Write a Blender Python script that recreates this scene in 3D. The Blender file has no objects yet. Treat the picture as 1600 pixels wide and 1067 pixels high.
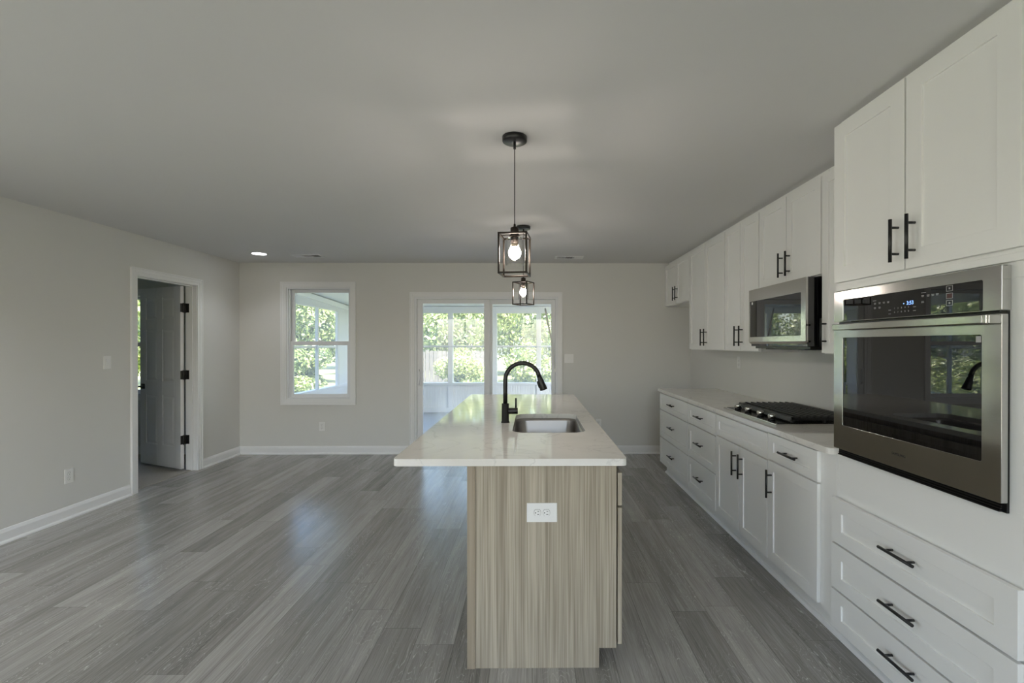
import bpy, bmesh, math, random
from math import sin, cos, pi, radians
from mathutils import Vector, Matrix
random.seed(11)
scene = bpy.context.scene
COL = scene.collection

# ------------------------------------------------------------------ camera
H = 1.4023
cam_d = bpy.data.cameras.new('camera'); cam = bpy.data.objects.new('camera', cam_d); COL.objects.link(cam)
cam.location = (0, 0, H)
cam.rotation_euler = (pi / 2 - 0.0033, 0, -0.0083)
cam_d.sensor_fit = 'HORIZONTAL'; cam_d.sensor_width = 36.0
cam_d.lens = 718.04 / 1600 * 36
cam_d.shift_x = (800 - 837.55) / 1600
cam_d.shift_y = (540.13 - 533.5) / 1600
cam_d.clip_start = 0.03; cam_d.clip_end = 300
scene.camera = cam

# ------------------------------------------------------------------ world, sun, exposure
world = bpy.data.worlds.new('world'); scene.world = world; world.use_nodes = True
wn = world.node_tree.nodes; wl = world.node_tree.links
bg = wn['Background']
sky = wn.new('ShaderNodeTexSky'); sky.sky_type = 'NISHITA'; sky.sun_disc = False
sky.sun_elevation = radians(52); sky.sun_rotation = radians(140); sky.dust_density = 2.5; sky.air_density = 1.0
wl.new(sky.outputs[0], bg.inputs[0]); bg.inputs[1].default_value = 1.35

sun_d = bpy.data.lights.new('sun', 'SUN'); sun_d.energy = 27.0; sun_d.angle = radians(1.0); sun_d.color = (1, .96, .88)
sun = bpy.data.objects.new('sun', sun_d); COL.objects.link(sun)
sun.rotation_euler = Vector((-0.42, 0.50, -0.95)).to_track_quat('-Z', 'Y').to_euler()

def area_light(name, loc, direction, sx, sy, watts, color):
    d = bpy.data.lights.new(name, 'AREA'); d.shape = 'RECTANGLE'; d.size = sx; d.size_y = sy; d.energy = watts; d.color = color
    o = bpy.data.objects.new(name, d); COL.objects.link(o); o.location = loc
    o.rotation_euler = Vector(direction).to_track_quat('-Z', 'Z').to_euler()
    return o
# fill lamps added outside two invented rear-wall windows (behind the photographer)
REAR = -3.2
area_light('added_fill_rear', (-2.2, REAR - 0.16, 1.32), (0, 1, 0), 1.9, 1.9, 7, (.97, .985, 1.0))
area_light('added_fill_rear', (0.55, REAR - 0.16, 1.32), (0, 1, 0), 1.9, 1.9, 7, (.97, .985, 1.0))
# fill lamp added behind an unseen left-wall window, level with the photographer
area_light('added_fill_left', (-4.0, .25, 1.45), (1, 0, 0), 1.7, 1.5, 25, (.99, .99, 1.0))
vs = scene.view_settings
vs.view_transform = 'Standard'; vs.look = 'None'; vs.gamma = 1.0; vs.use_curve_mapping = False
vs.exposure = 0.0
scene.cycles.use_denoising = True
scene.cycles.max_bounces = 12; scene.cycles.diffuse_bounces = 6; scene.cycles.glossy_bounces = 5
scene.cycles.transparent_max_bounces = 16; scene.cycles.transmission_bounces = 6
scene.cycles.sample_clamp_indirect = 6.0
scene.cycles.caustics_reflective = False; scene.cycles.caustics_refractive = False

# ------------------------------------------------------------------ materials
def srgb(r, g, b):
    f = lambda c: (c / 255 / 12.92) if c / 255 <= .04045 else ((c / 255 + .055) / 1.055) ** 2.4
    return (f(r), f(g), f(b), 1)
def new_mat(name):
    m = bpy.data.materials.new(name); m.use_nodes = True
    nt = m.node_tree; b = nt.nodes['Principled BSDF']
    return m, nt, b
def N(nt, t, **kw):
    n = nt.nodes.new(t)
    for k, v in kw.items(): setattr(n, k, v)
    return n
def principled(name, color, rough=.5, metal=0.0, noise=0.0, nscale=8.0, bump=0.0, bscale=200.0, spec=.5):
    m, nt, b = new_mat(name)
    b.inputs['Base Color'].default_value = color; b.inputs['Roughness'].default_value = rough
    b.inputs['Metallic'].default_value = metal; b.inputs['Specular IOR Level'].default_value = spec
    tc = N(nt, 'ShaderNodeTexCoord')
    if noise:
        n = N(nt, 'ShaderNodeTexNoise'); n.inputs['Scale'].default_value = nscale; n.inputs['Detail'].default_value = 4
        nt.links.new(tc.outputs['Object'], n.inputs['Vector'])
        hsv = N(nt, 'ShaderNodeHueSaturation'); hsv.inputs['Color'].default_value = color
        mr = N(nt, 'ShaderNodeMapRange'); mr.inputs['To Min'].default_value = 1 - noise; mr.inputs['To Max'].default_value = 1 + noise
        nt.links.new(n.outputs['Fac'], mr.inputs['Value']); nt.links.new(mr.outputs[0], hsv.inputs['Value'])
        nt.links.new(hsv.outputs[0], b.inputs['Base Color'])
    if bump:
        n = N(nt, 'ShaderNodeTexNoise'); n.inputs['Scale'].default_value = bscale; n.inputs['Detail'].default_value = 3
        nt.links.new(tc.outputs['Object'], n.inputs['Vector'])
        bp = N(nt, 'ShaderNodeBump'); bp.inputs['Strength'].default_value = bump; bp.inputs['Distance'].default_value = .002
        nt.links.new(n.outputs['Fac'], bp.inputs['Height']); nt.links.new(bp.outputs[0], b.inputs['Normal'])
    return m
def emission(name, color, strength):
    m, nt, b = new_mat(name)
    b.inputs['Base Color'].default_value = color
    b.inputs['Emission Color'].default_value = color; b.inputs['Emission Strength'].default_value = strength
    return m
def thin_glass(name, tint=(1, 1, 1, 1), boost=1.0):
    m = bpy.data.materials.new(name); m.use_nodes = True; nt = m.node_tree; nt.nodes.clear()
    o = N(nt, 'ShaderNodeOutputMaterial'); mix = N(nt, 'ShaderNodeMixShader')
    t = N(nt, 'ShaderNodeBsdfTransparent'); t.inputs[0].default_value = tint
    g = N(nt, 'ShaderNodeBsdfGlossy'); g.inputs['Roughness'].default_value = 0.0
    geo = N(nt, 'ShaderNodeNewGeometry'); dot = N(nt, 'ShaderNodeVectorMath', operation='DOT_PRODUCT')
    nt.links.new(geo.outputs['Normal'], dot.inputs[0]); nt.links.new(geo.outputs['Incoming'], dot.inputs[1])
    ab = N(nt, 'ShaderNodeMath', operation='ABSOLUTE'); nt.links.new(dot.outputs['Value'], ab.inputs[0])
    iv = N(nt, 'ShaderNodeMath', operation='SUBTRACT'); iv.inputs[0].default_value = 1; nt.links.new(ab.outputs[0], iv.inputs[1])
    pw = N(nt, 'ShaderNodeMath', operation='POWER'); pw.inputs[1].default_value = 5; nt.links.new(iv.outputs[0], pw.inputs[0])
    mu = N(nt, 'ShaderNodeMath', operation='MULTIPLY_ADD'); mu.inputs[1].default_value = .9 * boost; mu.inputs[2].default_value = .038 * boost
    nt.links.new(pw.outputs[0], mu.inputs[0]); nt.links.new(mu.outputs[0], mix.inputs[0])
    nt.links.new(t.outputs[0], mix.inputs[1]); nt.links.new(g.outputs[0], mix.inputs[2]); nt.links.new(mix.outputs[0], o.inputs[0])
    return m

M = {}
M['wall'] = principled('wall_paint', (.70, .695, .67, 1), .6, noise=.012, nscale=3, bump=.05, bscale=350)
M['ceiling'] = principled('ceiling_paint', (.70, .695, .69, 1), .9, noise=.015, nscale=1.5, bump=.06, bscale=180, spec=.2)
M['trim'] = principled('white_trim_paint', (.84, .84, .845, 1), .35, noise=.008, nscale=5)
M['cabinet'] = principled('white_cabinet_paint', (.86, .855, .84, 1), .32, noise=.006, nscale=6)
M['vinyl'] = principled('white_vinyl', (.80, .81, .83, 1), .35, noise=.006, nscale=6)
M['plastic'] = principled('white_plastic', (.84, .84, .83, 1), .3, noise=.004, nscale=20)
M['black'] = principled('matte_black_metal', (.008, .008, .008, 1), .33, noise=.1, nscale=30)
M['bronze'] = principled('dark_bronze_metal', (.022, .016, .012, 1), .38, .6, noise=.1, nscale=30)
M['blackglass'] = principled('black_glass', (.003, .003, .004, 1), .015, noise=.02, nscale=4, spec=1.0)
M['iron'] = principled('cast_iron', (.016, .016, .016, 1), .36, noise=.2, nscale=60, bump=.2, bscale=400)
M['slot'] = principled('dark_slot', (.02, .02, .02, 1), .6, noise=.05)
M['darkvoid'] = principled('dark_enamel', (.008, .008, .008, 1), .25, noise=.1)
M['grey_print'] = principled('pale_grey_print', (.42, .42, .43, 1), .5, noise=.02)
M['black_print'] = principled('black_print', (.012, .012, .012, 1), .5, noise=.02)
M['red_print'] = principled('dim_red_print', (.05, .012, .012, 1), .4, noise=.02)
M['glass'] = thin_glass('window_glass')
M['shade_glass'] = thin_glass('clear_shade_glass', boost=1.3)
M['bulb'] = emission('lit_bulb', (1, .90, .80, 1), 230)
M['bulb_base'] = principled('bulb_base', (.75, .62, .48, 1), .5, noise=.03)
M['led'] = emission('lit_led_disc', (1, .98, .96, 1), 14)
M['clock'] = emission('blue_clock_digits', (.22, .42, 1, 1), 2.2)
M['carpet'] = principled('beige_carpet', (.42, .39, .35, 1), 1.0, noise=.35, nscale=120, bump=.8, bscale=260)
M['porch_floor'] = principled('grey_porch_boards', (.42, .44, .47, 1), .4, noise=.1, nscale=5)
M['lawn'] = principled('sunlit_grass', (.16, .18, .08, 1), 1.0, noise=.5, nscale=3.0, bump=.8, bscale=30)
M['fence'] = principled('weathered_fence_wood', (.11, .105, .097, 1), .85, noise=.45, nscale=6)
M['bark'] = principled('tree_bark', (.12, .09, .06, 1), .9, noise=.4, nscale=14, bump=.6, bscale=40)

def brushed_steel(name, color, rough, axis):
    m, nt, b = new_mat(name)
    b.inputs['Base Color'].default_value = color; b.inputs['Metallic'].default_value = 1; b.inputs['Roughness'].default_value = rough
    tc = N(nt, 'ShaderNodeTexCoord'); mp = N(nt, 'ShaderNodeMapping')
    sc = [900, 900, 900]; sc[axis] = 12
    mp.inputs['Scale'].default_value = sc
    n = N(nt, 'ShaderNodeTexNoise'); n.inputs['Scale'].default_value = 1; n.inputs['Detail'].default_value = 2
    nt.links.new(tc.outputs['Object'], mp.inputs[0]); nt.links.new(mp.outputs[0], n.inputs['Vector'])
    mr = N(nt, 'ShaderNodeMapRange'); mr.inputs['To Min'].default_value = rough * .85; mr.inputs['To Max'].default_value = rough * 1.2
    nt.links.new(n.outputs['Fac'], mr.inputs['Value']); nt.links.new(mr.outputs[0], b.inputs['Roughness'])
    bp = N(nt, 'ShaderNodeBump'); bp.inputs['Strength'].default_value = .03; bp.inputs['Distance'].default_value = .001
    nt.links.new(n.outputs['Fac'], bp.inputs['Height']); nt.links.new(bp.outputs[0], b.inputs['Normal'])
    return m
M['steel'] = brushed_steel('brushed_steel', (.60, .59, .575, 1), .13, 1)
M['sink_steel'] = brushed_steel('sink_steel', (.38, .36, .345, 1), .30, 0)
M['chrome'] = principled('satin_chrome', (.62, .61, .58, 1), .18, 1, noise=.02)

def quartz(name, color):
    m, nt, b = new_mat(name)
    b.inputs['Roughness'].default_value = .07; b.inputs['Specular IOR Level'].default_value = .55
    tc = N(nt, 'ShaderNodeTexCoord')
    n1 = N(nt, 'ShaderNodeTexNoise'); n1.inputs['Scale'].default_value = 2.6; n1.inputs['Detail'].default_value = 6; n1.inputs['Distortion'].default_value = 1.6
    nt.links.new(tc.outputs['Object'], n1.inputs['Vector'])
    r = N(nt, 'ShaderNodeValToRGB')
    e = r.color_ramp.elements
    e[0].position = .485; e[0].color = color
    e[1].position = .515; e[1].color = color
    k = e.new(.5); k.color = tuple(c * .86 for c in color[:3]) + (1,)
    nt.links.new(n1.outputs['Fac'], r.inputs[0])
    n2 = N(nt, 'ShaderNodeTexNoise'); n2.inputs['Scale'].default_value = 9; n2.inputs['Detail'].default_value = 5
    nt.links.new(tc.outputs['Object'], n2.inputs['Vector'])
    mr = N(nt, 'ShaderNodeMapRange'); mr.inputs['To Min'].default_value = .94; mr.inputs['To Max'].default_value = 1.05
    nt.links.new(n2.outputs['Fac'], mr.inputs['Value'])
    hsv = N(nt, 'ShaderNodeHueSaturation'); nt.links.new(r.outputs[0], hsv.inputs['Color']); nt.links.new(mr.outputs[0], hsv.inputs['Value'])
    nt.links.new(hsv.outputs[0], b.inputs['Base Color'])
    return m
M['quartz'] = quartz('white_quartz', (.80, .775, .735, 1))

def oak(name, c1, c2):
    m, nt, b = new_mat(name); b.inputs['Roughness'].default_value = .5
    tc = N(nt, 'ShaderNodeTexCoord')
    def streak(sx, sz, det, dist=0.0):
        mp = N(nt, 'ShaderNodeMapping'); mp.inputs['Scale'].default_value = (sx, sx, sz)
        n = N(nt, 'ShaderNodeTexNoise'); n.inputs['Scale'].default_value = 1; n.inputs['Detail'].default_value = det; n.inputs['Distortion'].default_value = dist
        nt.links.new(tc.outputs['Object'], mp.inputs[0]); nt.links.new(mp.outputs[0], n.inputs['Vector'])
        return n
    a = streak(190, 2.2, 3); c = streak(26, .5, 4, .6)
    ad = N(nt, 'ShaderNodeMath', operation='MULTIPLY_ADD'); ad.inputs[1].default_value = .55
    nt.links.new(a.outputs['Fac'], ad.inputs[0])
    mu = N(nt, 'ShaderNodeMath', operation='MULTIPLY'); mu.inputs[1].default_value = .45
    nt.links.new(c.outputs['Fac'], mu.inputs[0]); nt.links.new(mu.outputs[0], ad.inputs[2])
    r = N(nt, 'ShaderNodeValToRGB'); r.color_ramp.elements[0].position = .38; r.color_ramp.elements[1].position = .60
    r.color_ramp.elements[0].color = c1; r.color_ramp.elements[1].color = c2
    nt.links.new(ad.outputs[0], r.inputs[0]); nt.links.new(r.outputs[0], b.inputs['Base Color'])
    bp = N(nt, 'ShaderNodeBump'); bp.inputs['Strength'].default_value = .12; bp.inputs['Distance'].default_value = .001
    nt.links.new(a.outputs['Fac'], bp.inputs['Height']); nt.links.new(bp.outputs[0], b.inputs['Normal'])
    return m
M['oak'] = oak('light_oak_veneer', (.275, .232, .172, 1), (.49, .435, .345, 1))
M['oak_edge'] = oak('light_oak_back_panel', (.29, .24, .175, 1), (.39, .325, .245, 1))

def plank_floor():
    m, nt, b = new_mat('grey_oak_planks')
    L = nt.links
    tc = N(nt, 'ShaderNodeTexCoord'); sep = N(nt, 'ShaderNodeSeparateXYZ'); L.new(tc.outputs['Object'], sep.inputs[0])
    def math_(op, a, bb=None, c=None):
        n = N(nt, 'ShaderNodeMath', operation=op)
        for i, v in enumerate((a, bb, c)):
            if v is None: continue
            if isinstance(v, (int, float)): n.inputs[i].default_value = v
            else: L.new(v, n.inputs[i])
        return n.outputs[0]
    W, LEN = .183, 1.22
    u = math_('DIVIDE', sep.outputs[0], W); row = math_('FLOOR', u); fu = math_('FRACT', u)
    wn1 = N(nt, 'ShaderNodeTexWhiteNoise', noise_dimensions='1D'); L.new(row, wn1.inputs['W'])
    v = math_('ADD', math_('DIVIDE', sep.outputs[1], LEN), math_('MULTIPLY', wn1.outputs['Value'], 7.3))
    idx = math_('FLOOR', v); fv = math_('FRACT', v)
    comb = N(nt, 'ShaderNodeCombineXYZ'); L.new(row, comb.inputs[0]); L.new(idx, comb.inputs[1])
    wn2 = N(nt, 'ShaderNodeTexWhiteNoise', noise_dimensions='3D'); L.new(comb.outputs[0], wn2.inputs['Vector'])
    sepc = N(nt, 'ShaderNodeSeparateColor'); L.new(wn2.outputs['Color'], sepc.inputs[0])
    # per plank shifted coordinates
    cx = math_('ADD', sep.outputs[0], math_('MULTIPLY', sepc.outputs[0], 31.0))
    cy = math_('ADD', sep.outputs[1], math_('MULTIPLY', sepc.outputs[1], 57.0))
    def noise(sx, sy, det, dist=0.0, rough=.55):
        cb = N(nt, 'ShaderNodeCombineXYZ'); L.new(math_('MULTIPLY', cx, sx), cb.inputs[0]); L.new(math_('MULTIPLY', cy, sy), cb.inputs[1])
        n = N(nt, 'ShaderNodeTexNoise'); n.inputs['Scale'].default_value = 1; n.inputs['Detail'].default_value = det
        n.inputs['Distortion'].default_value = dist; n.inputs['Roughness'].default_value = rough
        L.new(cb.outputs[0], n.inputs['Vector']); return n.outputs['Fac']
    fine = noise(150, 4.5, 4, .3); broad = noise(16, .9, 4, .8); knot = noise(9, 1.6, 2, .0)
    # cathedral rings: contour lines of a smooth field
    ringf = math_('MULTIPLY', knot, 26.0)
    ring = math_('ABSOLUTE', math_('SUBTRACT', math_('FRACT', ringf), .5))
    ring = math_('SMOOTH_MIN', math_('MULTIPLY', ring, 3.2), 1.0, .2)
    mask = N(nt, 'ShaderNodeMapRange'); mask.inputs['From Min'].default_value = .46; mask.inputs['From Max'].default_value = .58
    L.new(noise(7, 1.3, 2), mask.inputs['Value'])
    tone = math_('ADD', math_('MULTIPLY', wn2.outputs['Value'], .22), math_('MULTIPLY', broad, .46))
    tone = math_('ADD', tone, math_('MULTIPLY', fine, .44))
    ramp = N(nt, 'ShaderNodeValToRGB')
    e = ramp.color_ramp.elements
    e[0].position = .30; e[0].color = srgb(112, 109, 106)
    e[1].position = .80; e[1].color = srgb(192, 189, 185)
    k = e.new(.52); k.color = srgb(150, 147, 143)
    L.new(tone, ramp.inputs[0])
    white = N(nt, 'ShaderNodeMapRange'); white.inputs['From Min'].default_value = .25; white.inputs['From Max'].default_value = 0.0
    L.new(ring, white.inputs['Value'])
    fleck = N(nt, 'ShaderNodeMapRange'); fleck.inputs['From Min'].default_value = .40; fleck.inputs['From Max'].default_value = .62
    L.new(noise(210, 22, 3), fleck.inputs['Value'])
    wm = math_('MULTIPLY', math_('MULTIPLY', white.outputs[0], mask.outputs[0]), math_('MULTIPLY', fleck.outputs[0], 1.0))
    mix = N(nt, 'ShaderNodeMix', data_type='RGBA'); L.new(wm, mix.inputs['Factor']); L.new(ramp.outputs[0], mix.inputs['A'])
    mix.inputs['B'].default_value = srgb(226, 224, 220)
    # seams
    ex = math_('MULTIPLY', math_('MINIMUM', fu, math_('SUBTRACT', 1.0, fu)), W)
    ey = math_('MULTIPLY', math_('MINIMUM', fv, math_('SUBTRACT', 1.0, fv)), LEN)
    ed = math_('MINIMUM', ex, ey)
    sm = N(nt, 'ShaderNodeMapRange'); sm.inputs['From Min'].default_value = .0006; sm.inputs['From Max'].default_value = .0018
    sm.inputs['To Min'].default_value = .55; L.new(ed, sm.inputs['Value'])
    hsv = N(nt, 'ShaderNodeHueSaturation'); L.new(mix.outputs['Result'], hsv.inputs['Color']); L.new(sm.outputs[0], hsv.inputs['Value'])
    L.new(hsv.outputs[0], b.inputs['Base Color'])
    rr = N(nt, 'ShaderNodeMapRange'); rr.inputs['To Min'].default_value = .17; rr.inputs['To Max'].default_value = .29; L.new(fine, rr.inputs['Value'])
    L.new(rr.outputs[0], b.inputs['Roughness'])
    bp = N(nt, 'ShaderNodeBump'); bp.inputs['Strength'].default_value = .25; bp.inputs['Distance'].default_value = .0012
    L.new(math_('ADD', fine, math_('MULTIPLY', sm.outputs[0], 1.0)), bp.inputs['Height']); L.new(bp.outputs[0], b.inputs['Normal'])
    return m
M['planks'] = plank_floor()

def leaf_mat(name, c1, c2, c3):
    m = bpy.data.materials.new(name); m.use_nodes = True; nt = m.node_tree; nt.nodes.clear()
    o = N(nt, 'ShaderNodeOutputMaterial'); geo = N(nt, 'ShaderNodeNewGeometry')
    r = N(nt, 'ShaderNodeValToRGB'); e = r.color_ramp.elements
    e[0].color = c1; e[1].color = c3; k = e.new(.55); k.color = c2  # random leaf tones; dark and pale ends also paint in shadow pockets and highlights
    nt.links.new(geo.outputs['Random Per Island'], r.inputs[0])
    d = N(nt, 'ShaderNodeBsdfDiffuse'); t = N(nt, 'ShaderNodeBsdfTranslucent'); g = N(nt, 'ShaderNodeBsdfGlossy'); g.inputs['Roughness'].default_value = .35
    mx = N(nt, 'ShaderNodeMixShader'); mx.inputs[0].default_value = .4
    mg = N(nt, 'ShaderNodeMixShader'); mg.inputs[0].default_value = .06
    nt.links.new(r.outputs[0], d.inputs[0]); nt.links.new(r.outputs[0], t.inputs[0])
    nt.links.new(d.outputs[0], mx.inputs[1]); nt.links.new(t.outputs[0], mx.inputs[2])
    nt.links.new(mx.outputs[0], mg.inputs[1]); nt.links.new(g.outputs[0], mg.inputs[2]); nt.links.new(mg.outputs[0], o.inputs[0])
    return m
M['leaf'] = leaf_mat('green_leaves', (.055, .09, .03, 1), (.17, .24, .075, 1), (.48, .53, .24, 1))
M['leaf_pale'] = leaf_mat('yellow_green_leaves', (.09, .14, .035, 1), (.28, .36, .09, 1), (.60, .63, .32, 1))

def screen_mat():
    m = bpy.data.materials.new('insect_screen'); m.use_nodes = True; nt = m.node_tree; nt.nodes.clear()
    o = N(nt, 'ShaderNodeOutputMaterial'); mx = N(nt, 'ShaderNodeMixShader'); mx.inputs[0].default_value = .16
    t = N(nt, 'ShaderNodeBsdfTransparent'); d = N(nt, 'ShaderNodeBsdfDiffuse'); d.inputs[0].default_value = (.75, .76, .78, 1)
    tr = N(nt, 'ShaderNodeBsdfTranslucent'); tr.inputs[0].default_value = (.75, .76, .78, 1)
    a = N(nt, 'ShaderNodeMixShader'); nt.links.new(d.outputs[0], a.inputs[1]); nt.links.new(tr.outputs[0], a.inputs[2])
    nt.links.new(t.outputs[0], mx.inputs[1]); nt.links.new(a.outputs[0], mx.inputs[2]); nt.links.new(mx.outputs[0], o.inputs[0])
    return m
M['screen'] = screen_mat()

def beadboard():
    m, nt, b = new_mat('white_beadboard'); b.inputs['Base Color'].default_value = (.80, .81, .82, 1); b.inputs['Roughness'].default_value = .45
    tc = N(nt, 'ShaderNodeTexCoord'); w = N(nt, 'ShaderNodeTexWave', wave_type='BANDS', bands_direction='X', wave_profile='SIN')
    w.inputs['Scale'].default_value = 6
    mp = N(nt, 'ShaderNodeMapping'); mp.inputs['Scale'].default_value = (1, 1, 0)
    nt.links.new(tc.outputs['Object'], mp.inputs[0]); nt.links.new(mp.outputs[0], w.inputs['Vector'])
    r = N(nt, 'ShaderNodeValToRGB'); r.color_ramp.elements[0].position = 0; r.color_ramp.elements[1].position = .12
    nt.links.new(w.outputs['Fac'], r.inputs[0])
    bp = N(nt, 'ShaderNodeBump'); bp.inputs['Strength'].default_value = .6; bp.inputs['Distance'].default_value = .006
    nt.links.new(r.outputs[0], bp.inputs['Height']); nt.links.new(bp.outputs[0], b.inputs['Normal'])
    return m
M['bead'] = beadboard()

# ------------------------------------------------------------------ geometry helpers
ORG = {}
class MB:
    def __init__(s): s.v = []; s.f = []; s.sm = []
    def add(s, vs, fs, smooth=False):
        k = len(s.v); s.v += [Vector(p) for p in vs]
        for f in fs: s.f.append([i + k for i in f]); s.sm.append(smooth)
        return s
    def box(s, x0, x1, y0, y1, z0, z1):
        x0, x1 = min(x0, x1), max(x0, x1); y0, y1 = min(y0, y1), max(y0, y1); z0, z1 = min(z0, z1), max(z0, z1)
        return s.add([(x0, y0, z0), (x1, y0, z0), (x1, y1, z0), (x0, y1, z0), (x0, y0, z1), (x1, y0, z1), (x1, y1, z1), (x0, y1, z1)],
              [(3, 2, 1, 0), (4, 5, 6, 7), (0, 1, 5, 4), (1, 2, 6, 5), (2, 3, 7, 6), (3, 0, 4, 7)])
    def tube(s, pts, r, n=14, caps=True, smooth=True):
        pts = [Vector(p) for p in pts]; rs = r if isinstance(r, (list, tuple)) else [r] * len(pts)
        rings = []; prev = None
        for i, p in enumerate(pts):
            d = (pts[min(i + 1, len(pts) - 1)] - pts[max(i - 1, 0)]).normalized()
            if prev is None:
                a = Vector((0, 0, 1)) if abs(d.z) < .9 else Vector((1, 0, 0)); u = d.cross(a).normalized()
            else: u = (prev - d * prev.dot(d)).normalized()
            prev = u; w = d.cross(u)
            rings.append([p + (u * cos(2 * pi * k / n) + w * sin(2 * pi * k / n)) * rs[i] for k in range(n)])
        k0 = len(s.v)
        for rg in rings: s.v += rg
        for i in range(len(rings) - 1):
            for k in range(n):
                a = k0 + i * n + k; b = k0 + i * n + (k + 1) % n
                s.f.append([a, b, b + n, a + n]); s.sm.append(smooth)
        if caps:
            s.f.append([k0 + k for k in range(n)][::-1]); s.sm.append(False)
            s.f.append([k0 + (len(rings) - 1) * n + k for k in range(n)]); s.sm.append(False)
        return s
    def cyl(s, p0, p1, r0, r1=None, n=24): return s.tube([p0, p1], [r0, r0 if r1 is None else r1], n)
    def lathe(s, c, prof, n=32, smooth=True):
        k0 = len(s.v); c = Vector(c)
        for r, z in prof: s.v += [c + Vector((r * cos(2 * pi * k / n), r * sin(2 * pi * k / n), z)) for k in range(n)]
        for i in range(len(prof) - 1):
            for k in range(n):
                a = k0 + i * n + k; b = k0 + i * n + (k + 1) % n
                s.f.append([a, b, b + n, a + n]); s.sm.append(smooth)
        if prof[0][0] > 1e-6: s.f.append([k0 + k for k in range(n)][::-1]); s.sm.append(False)
        if prof[-1][0] > 1e-6: s.f.append([k0 + (len(prof) - 1) * n + k for k in range(n)]); s.sm.append(False)
        return s
    def extrude(s, prof, p0, p1, side, up=(0, 0, 1)):
        """profile (out, up) swept straight from p0 to p1"""
        p0, p1, sd, up = Vector(p0), Vector(p1), Vector(side), Vector(up); n = len(prof)
        vs = [p + sd * a + up * b for p in (p0, p1) for a, b in prof]
        fs = [(i, (i + 1) % n, n + (i + 1) % n, n + i) for i in range(n)] + [tuple(range(n))[::-1], tuple(range(n, 2 * n))]
        return s.add(vs, fs)
    def frame(s, plane, c, a0, a1, b0, b1, w, t0, t1):
        """rectangular ring; plane 'Y' or 'X': a is the horizontal axis, b is z; t0..t1 along the normal axis"""
        for (p0, p1, q0, q1) in ((a0, a0 + w, b0, b1), (a1 - w, a1, b0, b1), (a0 + w, a1 - w, b1 - w, b1), (a0 + w, a1 - w, b0, b0 + w)):
            if plane == 'Y': s.box(p0, p1, c + t0, c + t1, q0, q1)
            else: s.box(c + t0, c + t1, p0, p1, q0, q1)
        return s
    def mesh(s, name, off=(0, 0, 0)):
        me = bpy.data.meshes.new(name); o = Vector(off)
        me.from_pydata([tuple(p - o) for p in s.v], [], s.f)
        bm = bmesh.new(); bm.from_mesh(me); bmesh.ops.recalc_face_normals(bm, faces=bm.faces[:]); bm.to_mesh(me); bm.free()
        me.polygons.foreach_set('use_smooth', s.sm); me.update()
        return me
    def build(s, name, mat, parent=None, bevel=0.0, origin=None):
        if parent is not None: off = ORG.get(parent.name, Vector((0, 0, 0)))
        else:
            if origin is None:
                xs = [p.x for p in s.v]; ys = [p.y for p in s.v]; zs = [p.z for p in s.v]
                origin = ((min(xs) + max(xs)) / 2, (min(ys) + max(ys)) / 2, min(zs))
            off = Vector(origin)
        o = bpy.data.objects.new(name, s.mesh(name, off)); COL.objects.link(o)
        if parent is not None: o.parent = parent
        else: o.location = off
        ORG[o.name] = off
        o.data.materials.append(M[mat] if isinstance(mat, str) else mat)
        if bevel:
            b = o.modifiers.new('bevel', 'BEVEL'); b.width = bevel; b.segments = 2; b.limit_method = 'ANGLE'; b.angle_limit = radians(40)
        return o
def tag(o, label, cat, group=None):
    o['label'] = label; o['category'] = cat
    if group: o['group'] = group
    return o
def thing(name, label, cat, loc, group=None):
    o = bpy.data.objects.new(name, None); COL.objects.link(o); o.location = loc; o.empty_display_size = .1
    ORG[o.name] = Vector(loc); return tag(o, label, cat, group)
def struct(o, label=None, cat=None):
    o['kind'] = 'structure'
    if label: o['label'] = label
    if cat: o['category'] = cat
    return o
def struct_empty(name, loc, label, cat):
    o = bpy.data.objects.new(name, None); COL.objects.link(o); o.location = loc; o.empty_display_size = .1
    ORG[o.name] = Vector(loc); return struct(o, label, cat)
def rounded_rect(x0, x1, y0, y1, r, n=6):
    pts = []
    for cx_, cy_, a in ((x1 - r, y1 - r, 0), (x0 + r, y1 - r, 90), (x0 + r, y0 + r, 180), (x1 - r, y0 + r, 270)):
        for k in range(n + 1):
            t = radians(a + 90 * k / n); pts.append((cx_ + r * cos(t), cy_ + r * sin(t)))
    return pts

# ------------------------------------------------------------------ room shell
XL, XR, YB, HC = -3.727, 2.035, 5.883, 2.439
WT = .115
mb = MB().box(XL - .06, XR + .12, REAR - .12, YB + .12, -.12, 0)
struct(mb.build('floor', 'planks', origin=(0, 0, 0)), 'grey wood plank floor of the kitchen', 'floor')
mb = MB().box(-8, XR + .3, REAR - .6, YB + .14, HC, HC + .16)
struct(mb.build('ceiling', 'ceiling', origin=(0, 0, HC)), 'plain white painted ceiling over the kitchen', 'ceiling')
# left wall with the doorway
DY0, DY1, DZ = 4.365, 5.135, 2.049
LWY0, LWY1, LWZ0, LWZ1 = -.60, 1.10, .65, 2.25  # window opening added in the left wall for the fill lamp
mb = MB().box(XL - WT, XL, REAR, LWY0, 0, HC).box(XL - WT, XL, LWY1, DY0 - .015, 0, HC).box(XL - WT, XL, LWY0, LWY1, 0, LWZ0).box(XL - WT, XL, LWY0, LWY1, LWZ1, HC)
mb.box(XL - WT, XL, DY1 + .015, YB, 0, HC).box(XL - WT, XL, DY0 - .015, DY1 + .015, DZ + .015, HC)
struct(mb.build('wall_left', 'wall', origin=(XL, 0, 0)), 'pale painted left wall with an open doorway', 'wall')
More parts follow.
